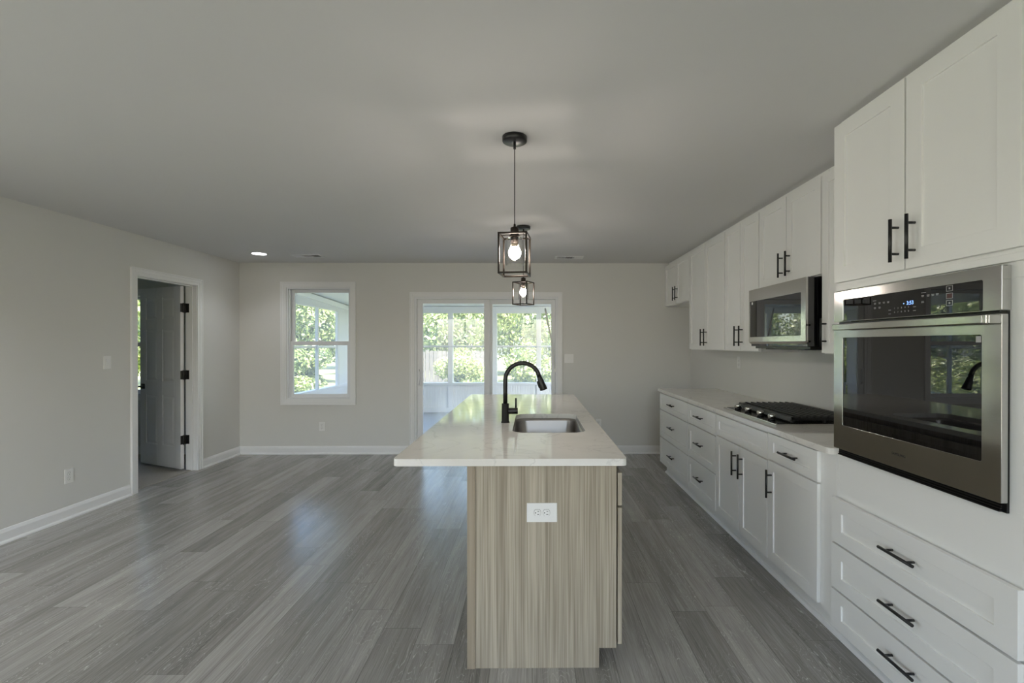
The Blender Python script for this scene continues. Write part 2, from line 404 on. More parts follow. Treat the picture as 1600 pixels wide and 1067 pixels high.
# back wall (it runs on into the bedroom) with window and sliding door openings
WX0, WX1, WZ0, WZ1 = -3.13, -2.318, .70, 2.125
SX0, SX1, SZ1 = -1.505, .330, 2.012
BX0, BX1 = -6.15, -4.85  # side room window, widened out of view to let in more daylight
def wall_y(name, y0, y1, xs, z1, openings, mat, label):
    mb = MB(); x = xs[0]
    for (a, b, c, d) in openings:
        mb.box(x, a, y0, y1, 0, z1)
        if c > 0: mb.box(a, b, y0, y1, 0, c)
        mb.box(a, b, y0, y1, d, z1); x = b
    mb.box(x, xs[1], y0, y1, 0, z1)
    return struct(mb.build(name, mat, origin=(0, y0, 0)), label, 'wall')
wall_y('wall_back', YB, YB + .13, (XL - WT, XR + .12), HC, [(WX0, WX1, WZ0, WZ1), (SX0, SX1, 0, SZ1)], 'wall', 'pale painted back wall with window and sliding door')
struct(MB().box(XR, XR + .12, REAR, YB, 0, HC).build('wall_right', 'wall', origin=(XR, 0, 0)), 'pale painted right wall behind the white cabinets', 'wall')
RW = [(-3.15, -1.25, .37, 2.27), (-.40, 1.50, .37, 2.27)]  # unseen window openings added in the rear wall for the fill lamps
wall_y('wall_rear', REAR - .12, REAR, (XL - WT, XR + .12), HC, RW, 'wall', 'painted wall behind the photographer with two added wide windows')

BASE = [(0, 0), (.026, 0), (.026, .008), (.022, .016), (.014, .022), (.013, .078), (.010, .088), (.006, .100), (0, .104)]
mb = MB()
mb.extrude(BASE, (XL, REAR, 0), (XL, DY0 - .086, 0), (1, 0, 0)).extrude(BASE, (XL, DY1 + .072, 0), (XL, YB, 0), (1, 0, 0))
struct(mb.build('baseboard_left', 'trim', bevel=.001), 'white moulded baseboard along the left wall', 'baseboard')
mb = MB()
mb.extrude(BASE, (XL, YB, 0), (SX0 - .056, YB, 0), (0, -1, 0)).extrude(BASE, (SX1 + .056, YB, 0), (XR, YB, 0), (0, -1, 0))
struct(mb.build('baseboard_back', 'trim', bevel=.001), 'white moulded baseboard along the back wall', 'baseboard')
struct(MB().extrude(BASE, (XR, 5.07, 0), (XR, YB - .026, 0), (-1, 0, 0)).build('baseboard_right', 'trim'), 'white baseboard of the fridge recess by the right wall', 'baseboard')

def casing_y(mb, x0, x1, z0, z1, y, w, bottom=True, depth=.018):
    """stepped picture-frame casing on a wall at y, facing -y; x0..z1 is the inner edge"""
    for k, (a, b, t) in enumerate(((0, w * .35, depth * .6), (w * .35, w * .78, depth * .8), (w * .78, w, depth * 1.15))):
        zb = z0 - (b if bottom else 0)
        mb.box(x0 - b, x0 - a, y - t, y, zb, z1 + b); mb.box(x1 + a, x1 + b, y - t, y, zb, z1 + b)
        mb.box(x0 - a, x1 + a, y - t, y, z1 + a, z1 + b)
        if bottom: mb.box(x0 - a, x1 + a, y - t, y, z0 - b, z0 - a)
    return mb

# ------------------------------------------------------------------ double-hung windows of the back wall
def hung_window(name, x0, x1, z0, z1, y, label, inner_casing=True):
    w = struct_empty(name, ((x0 + x1) / 2, y, z0), label, 'window')
    if inner_casing: casing_y(MB(), x0, x1, z0, z1, y, .070).build('casing', 'trim', w, .0015)
    mb = MB()
    t = .018
    mb.box(x0, x0 + t, y + .002, y + .13, z0, z1).box(x1 - t, x1, y + .002, y + .13, z0, z1).box(x0 + t, x1 - t, y + .002, y + .13, z1 - t, z1).box(x0 + t, x1 - t, y + .002, y + .13, z0, z0 + t)
    for xx in (x0 + t, x1 - t - .012): mb.box(xx, xx + .012, y + .030, y + .040, z0 + t, z1 - t)
    mb.build('jamb', 'vinyl', w, .0015)
    zm = (z0 + z1) / 2 + .003
    a0, a1 = x0 + t, x1 - t
    lo = MB(); f = .040
    lo.box(a0, a0 + f, y + .045, y + .078, z0 + t, zm + .022).box(a1 - f, a1, y + .045, y + .078, z0 + t, zm + .022)
    lo.box(a0 + f, a1 - f, y + .045, y + .078, zm - .026, zm + .022).box(a0 + f, a1 - f, y + .045, y + .078, z0 + t, z0 + .062)
    lo = lo.build('lower_sash', 'vinyl', w, .002)
    MB().box(a0 + f, a1 - f, y + .060, y + .064, z0 + .062, zm - .026).build('pane', 'glass', lo)
    up = MB()
    up.box(a0, a0 + f, y + .086, y + .118, zm - .022, z1 - t).box(a1 - f, a1, y + .086, y + .118, zm - .022, z1 - t)
    up.box(a0 + f, a1 - f, y + .086, y + .118, z1 - .058, z1 - t).box(a0 + f, a1 - f, y + .086, y + .118, zm - .022, zm + .024)
    up = up.build('upper_sash', 'vinyl', w, .002)
    MB().box(a0 + f, a1 - f, y + .100, y + .104, zm + .024, z1 - .058).build('pane', 'glass', up)
    MB().box(-.03 + (x0 + x1) / 2, .03 + (x0 + x1) / 2, y + .050, y + .072, zm + .022, zm + .034).build('sash_lock', 'vinyl', w, .002)
    return w
hung_window('window_1', WX0, WX1, WZ0, WZ1, YB, 'white double-hung window in the back wall left of the sliding door')

# ------------------------------------------------------------------ sliding patio door
sd = struct_empty('door_2', ((SX0 + SX1) / 2, YB, 0), 'white two-panel sliding glass door to the screened porch', 'door')
casing_y(MB(), SX0, SX1, 0, SZ1, YB, .056, bottom=False).build('casing', 'trim', sd, .0015)
mb = MB(); t = .032
mb.box(SX0, SX0 + t, YB - .004, YB + .13, 0, SZ1).box(SX1 - t, SX1, YB - .004, YB + .13, 0, SZ1).box(SX0 + t, SX1 - t, YB - .004, YB + .13, SZ1 - t, SZ1).box(SX0 + t, SX1 - t, YB, YB + .13, 0, .025)
for yy in (.052, .094): mb.box(SX0 + t, SX1 - t, YB + yy, YB + yy + .006, .025, .035)
mb.build('frame', 'vinyl', sd, .002)
def panel(name, x0, x1, y, ft, fb, fs0, fs1, parent):
    z0, z1 = .036, SZ1 - t - .004
    mb = MB().box(x0, x0 + fs0, y, y + .036, z0, z1).box(x1 - fs1, x1, y, y + .036, z0, z1)
    mb.box(x0 + fs0, x1 - fs1, y, y + .036, z1 - ft, z1).box(x0 + fs0, x1 - fs1, y, y + .036, z0, z0 + fb)
    p = mb.build(name, 'vinyl', parent, .002)
    MB().box(x0 + fs0, x1 - fs1, y + .014, y + .020, z0 + fb, z1 - ft).build('glass', 'glass', p)
    return p
sp = panel('sliding_panel', SX0 + t + .002, -.545, YB + .012, .052, .11, .070, .072, sd)
panel('fixed_panel', -.585, SX1 - t - .002, YB + .060, .056, .11, .072, .050, sd)
hx = -1.452
mb = MB().box(hx - .016, hx + .016, YB + .004, YB + .012, .87, 1.10)
mb.tube([(hx + .004, YB + .004, .895), (hx + .020, YB - .030, .92), (hx + .026, YB - .040, .985), (hx + .020, YB - .030, 1.05), (hx + .004, YB + .004, 1.075)], .009, 12)
mb.build('handle', 'vinyl', sp, .001)
mb = MB().tube([(.290, YB - .006, 1.08), (.255, YB - .012, 1.40), (.165, YB - .012, 1.86)], .0095, 10)
mb.cyl((.203, YB - .012, 1.655), (.200, YB - .012, 1.672), .014).box(.276, .304, YB - .016, YB - .005, 1.05, 1.09)
mb.build('security_bar', 'plastic', sd)

# ------------------------------------------------------------------ interior door of the left wall
d1 = struct_empty('door_1', (XL, (DY0 + DY1) / 2, 0), 'white six-panel door swung open into the carpeted side room', 'door')
mb = MB()
for a, b, t_ in ((0, .028, .011), (.028, .058, .015), (.058, .072, .020)):
    for sgn, X in ((1, XL), (-1, XL - WT)):
        x0, x1 = (X, X + t_) if sgn > 0 else (X - t_, X)
        mb.box(x0, x1, DY0 - b - .004, DY0 - a - .004, 0, DZ + b + .004).box(x0, x1, DY1 + a + .004, DY1 + b + .004, 0, DZ + b + .004)
        mb.box(x0, x1, DY0 - a - .004, DY1 + a + .004, DZ + a + .004, DZ + b + .004)
mb.build('casing', 'trim', d1, .0015)
mb = MB().box(XL - WT - .002, XL + .002, DY0 - .015, DY0, 0, DZ).box(XL - WT - .002, XL + .002, DY1, DY1 + .015, 0, DZ).box(XL - WT - .002, XL + .002, DY0 - .015, DY1 + .015, DZ, DZ + .015)
mb.box(XL - .075, XL - .040, DY0, DY0 + .011, 0, DZ).box(XL - .075, XL - .040, DY1 - .011, DY1, 0, DZ).box(XL - .075, XL - .040, DY0, DY1, DZ - .011, DZ)
mb.build('jamb', 'trim', d1, .001)
# leaf in local coordinates: x along the leaf from the hinge, y thickness (0 = face towards the kitchen), z up
LW, LH, LT = .758, 2.018, .035
def six_panel():
    mb = MB().box(0, LW, .006, LT - .006, 0, LH)
    st, mid = .115, .10
    zs = [(.0, .24), (.80, .96), (1.545, 1.66), (LH - .115, LH)]
    for (y0, y1) in ((0, .0065), (LT - .0065, LT)):
        mb.box(0, st, y0, y1, 0, LH).box(LW - st, LW, y0, y1, 0, LH).box(LW / 2 - mid / 2, LW / 2 + mid / 2, y0, y1, 0, LH)
        for z0, z1 in zs:
            mb.box(st, LW / 2 - mid / 2, y0, y1, z0, z1).box(LW / 2 + mid / 2, LW - st, y0, y1, z0, z1)
    for (x0, x1) in ((st, LW / 2 - mid / 2), (LW / 2 + mid / 2, LW - st)):
        for (z0, z1) in ((.24, .80), (.96, 1.545), (1.66, LH - .115)):
            for yb, yt in ((.006, .001), (LT - .006, LT - .001)):
                g, k = .012, .034
                vs_ = [(x0 + g, yb, z0 + g), (x1 - g, yb, z0 + g), (x1 - g, yb, z1 - g), (x0 + g, yb, z1 - g), (x0 + k, yt, z0 + k), (x1 - k, yt, z0 + k), (x1 - k, yt, z1 - k), (x0 + k, yt, z1 - k)]
                mb.add(vs_, [(4, 5, 6, 7), (0, 1, 5, 4), (1, 2, 6, 5), (2, 3, 7, 6), (3, 0, 4, 7)])
    return mb
leaf = bpy.data.objects.new('door_leaf', six_panel().mesh('door_leaf')); COL.objects.link(leaf); leaf.parent = d1
leaf.data.materials.append(M['trim']); ORG[leaf.name] = Vector((0, 0, 0))
bv = leaf.modifiers.new('bevel', 'BEVEL'); bv.width = .0012; bv.segments = 1
aa = radians(180 - 23.5)
leaf.location = Vector((-3.868, 5.085, .026)) - Vector((XL, (DY0 + DY1) / 2, 0))
leaf.rotation_euler = (0, 0, aa)
leaf.scale = (1, -1, 1)
mb = MB()
for sgn, yf in ((-1, 0), (1, LT)):
    x0 = LW - .062
    mb.box(x0 - .030, x0 + .030, yf, yf + sgn * .008, .86, .92)
    mb.cyl((x0, yf + sgn * .008, .89), (x0, yf + sgn * .052, .89), .010, n=14)
    mb.box(x0 - .115, x0 + .012, yf + sgn * .044, yf + sgn * .056, .880, .900)
hd = mb.build('lever_handle', 'black', leaf, .0015)
for z in (1.804, 1.063, .345):
    mb = MB()
    mb.box(-3.842, -3.838, 5.118, 5.135, z - .05, z + .05)
    mb.box(-3.842, -3.800, 5.1315, 5.1355, z - .05, z + .05)
    mb.cyl((-3.852, 5.108, z - .052), (-3.852, 5.108, z + .052), .0085, n=12)
    mb.add([(-3.868, 5.083, z - .048), (-3.845, 5.125, z - .048), (-3.845, 5.125, z + .048), (-3.868, 5.083, z + .048), (-3.864, 5.080, z - .048), (-3.841, 5.122, z - .048), (-3.841, 5.122, z + .048), (-3.864, 5.080, z + .048)],
           [(0, 1, 2, 3), (4, 5, 6, 7), (0, 1, 5, 4), (1, 2, 6, 5), (2, 3, 7, 6), (3, 0, 4, 7)])
    mb.build('hinge', 'black', d1, .001)

# ------------------------------------------------------------------ side room beyond the doorway
struct(MB().box(-8, XL - .06, 2.2, YB, -.12, .006).build('floor_side_room', 'carpet', origin=(-6, 4, 0)), 'beige carpet of the side room beyond the doorway', 'floor')
wall_y('wall_side_room_back', YB, YB + .13, (-8, XL - WT), HC, [(BX0, BX1, WZ0 + .06, WZ1 - .09)], 'wall', 'painted back wall of the side room with its window')
struct(MB().box(-8.1, -8, 2.2, YB, 0, HC).build('wall_side_room_left', 'wall'), 'far painted wall of the side room', 'wall')
struct(MB().box(-8, XL - WT, 2.1, 2.2, 0, HC).build('wall_side_room_front', 'wall'), 'near painted wall of the side room', 'wall')
hung_window('window_2', BX0, BX1, WZ0 + .06, WZ1 - .09, YB, 'double-hung window glimpsed through the doorway at the left')
struct(MB().extrude(BASE, (-8, YB, .006), (XL - WT - .01, YB, .006), (0, -1, 0)).build('baseboard_side_room', 'trim'), 'white baseboard in the side room', 'baseboard')

# unseen rear windows added behind the photographer to admit the fill light
for k, (a, b, c, d) in enumerate(RW):
    w = struct_empty('window_%d' % (3 + k), ((a + b) / 2, REAR, c), 'added unseen wide white window behind the photographer, ' + ('nearer the left wall' if k == 0 else 'nearer the cabinets'), 'window')
    mb = MB().frame('Y', REAR, a, b, c, d, .05, -.09, -.03)
    mb.box((a + b) / 2 - .025, (a + b) / 2 + .025, REAR - .085, REAR - .035, c + .05, d - .05).box(a + .05, b - .05, REAR - .085, REAR - .035, (c + d) / 2 - .02, (c + d) / 2 + .02)
    mb.build('sash', 'vinyl', w, .002)
    casing_y(MB(), a, b, c, d, REAR + .02, .07).build('casing', 'trim', w)

w = struct_empty('window_5', (XL, (LWY0 + LWY1) / 2, LWZ0), 'added unseen window of the left wall beside the photographer', 'window')  # unseen window added so light reaches the cabinet fronts from the left
mb = MB().frame('X', XL, LWY0, LWY1, LWZ0, LWZ1, .05, -.09, -.03).box(XL - .085, XL - .035, .225, .275, LWZ0 + .05, LWZ1 - .05)
mb.build('sash', 'vinyl', w, .002)
MB().frame('X', XL, LWY0 - .07, LWY1 + .07, LWZ0 - .07, LWZ1 + .07, .07, 0, .018).build('casing', 'trim', w)

# ------------------------------------------------------------------ screened porch
PY, PXL, PXR = 9.60, -3.80, 3.2
struct(MB().box(PXL - .1, PXR + .1, YB + .13, PY + .1, -.14, -.02).build('porch_floor', 'porch_floor', origin=(0, 7, -.02)), 'blue grey floor of the screened porch', 'floor')
mb = MB(); zA, zB = 2.37, 2.19
mb.add([(PXL - .4, YB + .13, zA), (PXR + .4, YB + .13, zA), (PXR + .4, PY + .5, zB - .02), (PXL - .4, PY + .5, zB - .02), (PXL - .4, YB + .13, zA + .12), (PXR + .4, YB + .13, zA + .12), (PXR + .4, PY + .5, zB + .1), (PXL - .4, PY + .5, zB + .1)],
       [(3, 2, 1, 0), (4, 5, 6, 7), (0, 1, 5, 4), (1, 2, 6, 5), (2, 3, 7, 6), (3, 0, 4, 7)])
struct(mb.build('porch_ceiling', 'vinyl', origin=(0, 7, 2.3)), 'white sloping ceiling of the screened porch', 'ceiling')
def zc(y): return zA + (zB - zA) * (y - YB - .13) / (PY - YB - .13)
def porch_wall(name, axis, c, a0, a1, posts, label):
    """posts: centres along the wall; openings sit between them"""
    top = 2.05
    mb = MB()
    def bx(p0, p1, z0, z1, t0=0, t1=.09):
        if axis == 'Y': mb.box(p0, p1, c + t0, c + t1, z0, z1)
        else: mb.box(c - t1, c - t0, p0, p1, z0, z1)
    r = struct_empty(name, (0, c, 0) if axis == 'Y' else (c, 7.5, 0), label, 'wall')
    # header following the roof slope
    if axis == 'Y': mb.box(a0, a1, c, c + .09, top, zc(PY) - .002)
    else:
        mb.add([(c, a0, top), (c, a1, top), (c, a1, zc(a1) - .01), (c, a0, zc(a0) - .01), (c - .09, a0, top), (c - .09, a1, top), (c - .09, a1, zc(a1) - .01), (c - .09, a0, zc(a0) - .01)],
               [(0, 1, 2, 3), (7, 6, 5, 4), (0, 1, 5, 4), (1, 2, 6, 5), (2, 3, 7, 6), (3, 0, 4, 7)])
        mb.add([(c, a0, zc(a0) - .10), (c + .02, a0, zc(a0) - .09), (c + .05, a0, zc(a0) - .012), (c, a0, zc(a0) - .012), (c, a1, zc(a1) - .10), (c + .02, a1, zc(a1) - .09), (c + .05, a1, zc(a1) - .012), (c, a1, zc(a1) - .012)],
               [(0, 1, 2, 3), (7, 6, 5, 4), (0, 1, 5, 4), (1, 2, 6, 5), (2, 3, 7, 6), (3, 0, 4, 7)])
    mb.build('header', 'vinyl', r, .003)
    mb = MB(); bx(a0, a1, -.02, .58, .02, .08); mb.build('knee_wall', 'bead', r)
    mb = MB(); bx(a0, a1, .55, .60, -.015, .10)
    bx(a0, a1, -.02, .07, -.008, .02)
    for p in posts: bx(p - .05, p + .05, -.02, .55, -.004, .02) if axis == 'Y' else None
    bx(a0, a1, 1.335, 1.375, .03, .065); mb.build('rail', 'vinyl', r, .003)
    hw, dp = (.05, .09) if axis == 'Y' else (.021, .05)
    for p in posts:
        mb = MB(); bx(p - hw, p + hw, .60, top, 0, dp); mb.build('post', 'vinyl', r, .003)
    if axis == 'X':
        mb = MB(); bx(9.06, a1, .60, top, 0, .05); mb.build('corner_panel', 'vinyl', r)
    mb = MB(); bx(a0, a1, .60, top, .068, .070); mb.build('screen', 'screen', r)
porch_wall('porch_wall_back', 'Y', PY, PXL, PXR, [-3.75 + .05] + [-1.708 + .9225 * k for k in range(-2, 6)][1:] + [PXR - .05], 'white far wall of the porch with screened openings')
porch_wall('porch_wall_left', 'X', PXL, YB + .13, PY, [6.06, 7.25, 8.20, 9.035], 'white end wall of the porch seen through the left window')
porch_wall('porch_wall_right', 'X', PXR + .09, YB + .13, PY, [6.06, 7.25, 8.20, 9.035], 'white end wall of the porch at the right')

# ------------------------------------------------------------------ garden
struct(MB().box(-60, 50, -12, 70, -.5, -.30).build('lawn', 'lawn', origin=(0, 0, -.3)), 'sunlit lawn outside the porch', 'lawn')
def fence_run(x0, x1, y, h, label):
    f = thing('wooden_fence', label, 'fence', ((x0 + x1) / 2, y, -.3))
    n = int((x1 - x0) / 2.0)
    for k in range(n + 1):
        xx = x0 + (x1 - x0) * k / n
        MB().box(xx - .05, xx + .05, y + .02, y + .12, -.3, h + .05).build('post', 'fence', f)
    for z in (.0, h - .25): MB().box(x0, x1, y + .02, y + .06, z, z + .09).build('rail', 'fence', f)
    mb = MB(); xx = x0; r = random.Random(4)
    while xx < x1 - .13:
        mb.box(xx, xx + .135, y - .004, y + .02, -.27, h + r.uniform(-.02, .02)); xx += .15
    mb.build('pickets', 'fence', f)
fence_run(-5.9, -1.6, 16.4, 1.15, 'pale weathered picket fence across the garden behind the bushes')
def crown(seed, n, size, nb=26):
    r = random.Random(seed); mb = MB(); vs_ = []; fs_ = []
    blobs = []
    for _ in range(nb):
        while True:
            p = Vector((r.uniform(-1, 1), r.uniform(-1, 1), r.uniform(-1, 1)))
            if p.length < 1: break
        blobs.append((p * .72, r.uniform(.22, .42)))
    for i in range(n):
        c, rad = r.choice(blobs)
        d = Vector((r.gauss(0, 1), r.gauss(0, 1), r.gauss(0, 1))).normalized()
        p = c + d * rad * r.uniform(.7, 1.08)
        nrm = (d + Vector((r.gauss(0, .6), r.gauss(0, .6), r.gauss(0, .6) + .3))).normalized()
        u = nrm.orthogonal().normalized(); u = Matrix.Rotation(r.uniform(0, 6.28), 3, nrm) @ u; w = nrm.cross(u)
        s = size * r.uniform(.6, 1.3); k = len(vs_)
        vs_ += [p - u * s, p + w * s * .42 - u * s * .1, p + u * s, p - w * s * .42 - u * s * .1]
        fs_.append((k, k + 1, k + 2, k + 3))
    me = bpy.data.meshes.new('foliage'); me.from_pydata([tuple(v) for v in vs_], [], fs_); me.update(); return me
CROWNS = {('t', i): crown(20 + i, 15000, .036) for i in range(3)}
CROWNS.update({('b', i): crown(40 + i, 6500, .060, 16) for i in range(2)})
def plant(kind, var, x, y, rx, rz, zc_, mat, name, label, group, trunk=True):
    t_ = thing(name, label, 'tree' if kind == 't' else 'bush', (x, y, -.3), group)
    me = CROWNS[(kind, var)].copy(); me.materials.clear(); me.materials.append(M[mat])
    f = bpy.data.objects.new('foliage', me); COL.objects.link(f); f.parent = t_
    f.location = (0, 0, zc_ + .3); f.scale = (rx, rx * .9, rz); f.rotation_euler = (0, 0, random.uniform(0, 6.28))
    mb = MB().tube([(x, y, -.32), (x + .05, y, zc_ * .4), (x - .04, y + .03, zc_ + .2)], [.05 + .03 * rx, .04 + .025 * rx, .03], 10)
    for k in range(4):
        a = k * 1.57 + .4
        mb.tube([(x, y, max(.1, zc_ - rz * .5)), (x + cos(a) * rx * .4, y + sin(a) * rx * .4, zc_ + .1 * rz)], [.03 + .01 * rx, .015], 8)
    mb.build('trunk', 'bark', t_)
TREES = [
 ('t', 0, -3.9, 19.4, 2.5, 2.5, 2.2, 'leaf', 'dense green tree behind the left pane of the sliding door'),
 ('t', 1, 1.6, 19.4, 2.5, 2.6, 2.3, 'leaf', 'dense green tree behind the right pane of the sliding door'),
 ('t', 2, -1.2, 25.6, 3.0, 3.4, 3.2, 'leaf_pale', 'pale tree farther back showing between the two dense trees'),
 ('t', 1, 7.1, 19.4, 2.5, 2.7, 2.4, 'leaf_pale', 'pale leafy tree to the right beyond the porch'),
 ('t', 0, 5.6, 25.8, 3.0, 3.2, 3.2, 'leaf', 'green tree far back at the right of the garden'),
 ('t', 2, -9.4, 19.4, 2.5, 2.6, 2.3, 'leaf', 'green tree seen in the far half of the left window'),
 ('t', 1, -8.0, 25.6, 3.0, 3.2, 3.2, 'leaf_pale', 'pale leafy tree far back beyond the porch corner'),
 ('t', 0, -12.6, 13.8, 2.5, 2.5, 2.2, 'leaf_pale', 'pale green tree seen in the near half of the left window'),
 ('t', 2, -15.2, 20.0, 2.6, 2.8, 2.6, 'leaf', 'tall green tree at the far left of the garden'),
 ('t', 0, -4.6, 32.0, 3.3, 4.2, 3.9, 'leaf', 'tall green tree in the farthest row behind the left pane'),
 ('t', 2, -12.0, 32.0, 3.3, 4.2, 3.9, 'leaf', 'tall green tree in the farthest row behind the left window'),
 ('t', 1, 2.9, 32.0, 3.3, 4.2, 3.9, 'leaf_pale', 'tall pale tree in the farthest row behind the right pane'),
 ('t', 1, -9.6, 9.0, 2.0, 2.3, 2.1, 'leaf', 'green tree outside the side room window'),
 ('b', 0, -4.5, 14.3, 1.0, .85, .35, 'leaf_pale', 'low yellow green bush under the left pane of the sliding door'),
 ('b', 1, -2.2, 14.4, 1.0, .95, .45, 'leaf_pale', 'rounded yellow green bush behind the middle of the sliding door'),
 ('b', 0, .1, 14.3, 1.05, 1.0, .55, 'leaf_pale', 'bushy yellow green shrub behind the black faucet'),
 ('b', 1, 2.5, 14.4, 1.1, 1.1, .6, 'leaf_pale', 'yellow green bush at the right beyond the porch screens'),
 ('b', 1, -7.9, 15.4, 1.25, 1.15, .55, 'leaf', 'rounded green bush seen low in the far half of the left window'),
 ('b', 0, -10.6, 16.2, 1.3, 1.1, .5, 'leaf_pale', 'pale bush farther off seen low in the left window'),
 ('b', 1, -8.6, 11.6, 1.0, .8, .25, 'leaf_pale', 'low bush seen at the foot of the left window'),
 ('b', 0, -6.5, 12.2, .8, .7, .25, 'leaf_pale', 'small bush close to the porch corner in the left window'),
]
for kind, var, x, y, rx, rz, z_, mat, lab in TREES:
    plant(kind, var, x, y, rx, rz, z_, mat, 'leafy_tree' if kind == 't' else 'garden_bush', lab, 'trees beyond the porch' if kind == 't' else 'bushes beyond the porch')

# ------------------------------------------------------------------ cabinets of the right wall
XF, XB = 1.410, 1.430          # base door faces / box face
XFU, XBU = 1.705, 1.725        # wall-cabinet door faces / box face
def shaker(xf, y0, y1, z0, z1, w=.058, t=.019, rec=.0075, sgn=1):
    """shaker front facing -x (sgn=1) or +x (sgn=-1)"""
    mb = MB(); y0 += .002; y1 -= .002; z0 += .002; z1 -= .002
    wz = min(w, (z1 - z0) * .30)
    R = lambda x, a: [(x, y0 + a, z0 + (wz if a else 0)), (x, y1 - a, z0 + (wz if a else 0)), (x, y1 - a, z1 - (wz if a else 0)), (x, y0 + a, z1 - (wz if a else 0))]
    xr = xf + rec * sgn; xb = xf + t * sgn
    vs_ = R(xf, 0) + R(xf, w) + R(xr, w) + R(xb, 0)
    fs_ = []
    for i in range(4):
        j = (i + 1) % 4
        fs_ += [(i, j, 4 + j, 4 + i), (4 + i, 4 + j, 8 + j, 8 + i), (i, j, 12 + j, 12 + i)]
    fs_ += [(8, 9, 10, 11), (12, 13, 14, 15)]
    return mb.add(vs_, fs_)
def handle(parent, xf, y, z, vertical, L=.165):
    mb = MB(); xo = xf - .032; h = L / 2; q = L / 2 - .032
    if vertical:
        mb.cyl((xo, y, z - h), (xo, y, z + h), .0062, n=14)
        for s in (-q, q): mb.cyl((xo, y, z + s), (xf + .0005, y, z + s), .0048, n=10)
    else:
        mb.cyl((xo, y - h, z), (xo, y + h, z), .0062, n=14)
        for s in (-q, q): mb.cyl((xo, y + s, z), (xf + .0005, y + s, z), .0048, n=10)
    return mb.build('handle', 'black', parent)
def front(kind, root, xf, y0, y1, z0, z1, hy=None, hz=None, vertical=False, w=.058):
    d = shaker(xf, y0, y1, z0, z1, w).build(kind, 'cabinet', root, .0012)
    if hy is not None: handle(d, xf, hy, hz, vertical)
    return d
def base_cabinet(label, y0, y1, end_panel=False):
    c = thing('base_cabinet', label, 'cabinet', ((XB + XR) / 2, (y0 + y1) / 2, 0), 'white base cabinets')
    MB().box(XB, XR - .004, y0 + .001, y1 - .001, .10, .882).build('carcass', 'cabinet', c, .001)
    MB().box(1.475, 1.493, y0 + .001, y1 - (.04 if end_panel else .001), 0, .10).build('toe_kick', 'cabinet', c)
    return c
ZT = .868
c = base_cabinet('widest white three-drawer base cabinet at the far end of the counter', 4.153, 5.060, True)
for z0, z1 in ((.692, ZT), (.395, .686), (.112, .389)): front('drawer_front', c, XF, 4.156, 5.060, z0, z1, 4.608, (z0 + z1) / 2 + (.012 if z0 < .6 else .004))
c = base_cabinet('narrower white three-drawer base cabinet between the wide bank and the cooktop', 3.522, 4.153)
for z0, z1 in ((.698, ZT), (.402, .692), (.115, .396)): front('drawer_front', c, XF, 3.526, 4.148, z0, z1, 3.84, (z0 + z1) / 2 + (.012 if z0 < .6 else .004))
c = base_cabinet('white two-door base cabinet under the gas cooktop', 2.742, 3.522)
front('false_drawer_front', c, XF, 2.745, 3.517, .712, ZT)
front('door', c, XF, 2.745, 3.121, .115, .706, 3.070, .580, True); front('door', c, XF, 3.124, 3.517, .115, .706, 3.165, .580, True)
c = base_cabinet('white base cabinet with one drawer over one door beside the oven tower', 2.1415, 2.742)
front('drawer_front', c, XF, 2.258, 2.738, .719, .874, 2.485, .795)
front('door', c, XF, 2.258, 2.738, .120, .713, 2.694, .580, True)
struct(MB().extrude([(0, 0), (.020, 0), (.019, .008), (.013, .016), (.004, .020), (0, .020)], (1.475, 1.306, 0), (1.475, 5.02, 0), (-1, 0, 0)).build('trim_1', 'trim'), 'white shoe moulding along the foot of the base cabinets', 'moulding')

# countertop of the right run
def slab(loop, z0, z1, hole=None):
    bm = bmesh.new()
    def ring(pts):
        vs_ = [bm.verts.new((x, y, z1)) for x, y in pts]
        return [bm.edges.new((vs_[i], vs_[(i + 1) % len(vs_)])) for i in range(len(vs_))]
    ed = ring(loop) + (ring(hole) if hole else [])
    r = bmesh.ops.triangle_fill(bm, edges=ed, use_beauty=True, use_dissolve=False)
    fs_ = [g for g in r['geom'] if isinstance(g, bmesh.types.BMFace)]
    ex = bmesh.ops.extrude_face_region(bm, geom=fs_)
    vv = [g for g in ex['geom'] if isinstance(g, bmesh.types.BMVert)]
    bmesh.ops.translate(bm, verts=vv, vec=(0, 0, z0 - z1))
    bmesh.ops.recalc_face_normals(bm, faces=bm.faces[:])
    return bm
def link_bm(bm, name, mat, loc=(0, 0, 0), bevel=.002):
    bmesh.ops.translate(bm, verts=bm.verts[:], vec=-Vector(loc))
    me = bpy.data.meshes.new(name); bm.to_mesh(me); bm.free()
    o = bpy.data.objects.new(name, me); COL.objects.link(o); o.location = loc; me.materials.append(M[mat]); ORG[o.name] = Vector(loc)
    if bevel:
        b = o.modifiers.new('bevel', 'BEVEL'); b.width = bevel; b.segments = 2; b.limit_method = 'ANGLE'; b.angle_limit = radians(50)
    return o
CZ0, CZ1 = .884, .914
loop = [(XR - .002, 2.142), (XR - .002, 5.088)]
def arc(cx_, cy_, r, a0, a1, n=6): return [(cx_ + r * cos(radians(a0 + (a1 - a0) * k / n)), cy_ + r * sin(radians(a0 + (a1 - a0) * k / n))) for k in range(n + 1)]
loop += arc(1.393 + .006, 5.088 - .006, .006, 90, 180, 3) + arc(1.393 + .03, 2.142 + .03, .03, 180, 270)
tag(link_bm(slab(loop, CZ0, CZ1), 'countertop', 'quartz', (1.71, 3.6, CZ0)), 'long white quartz countertop on the base cabinets along the right wall', 'countertop')

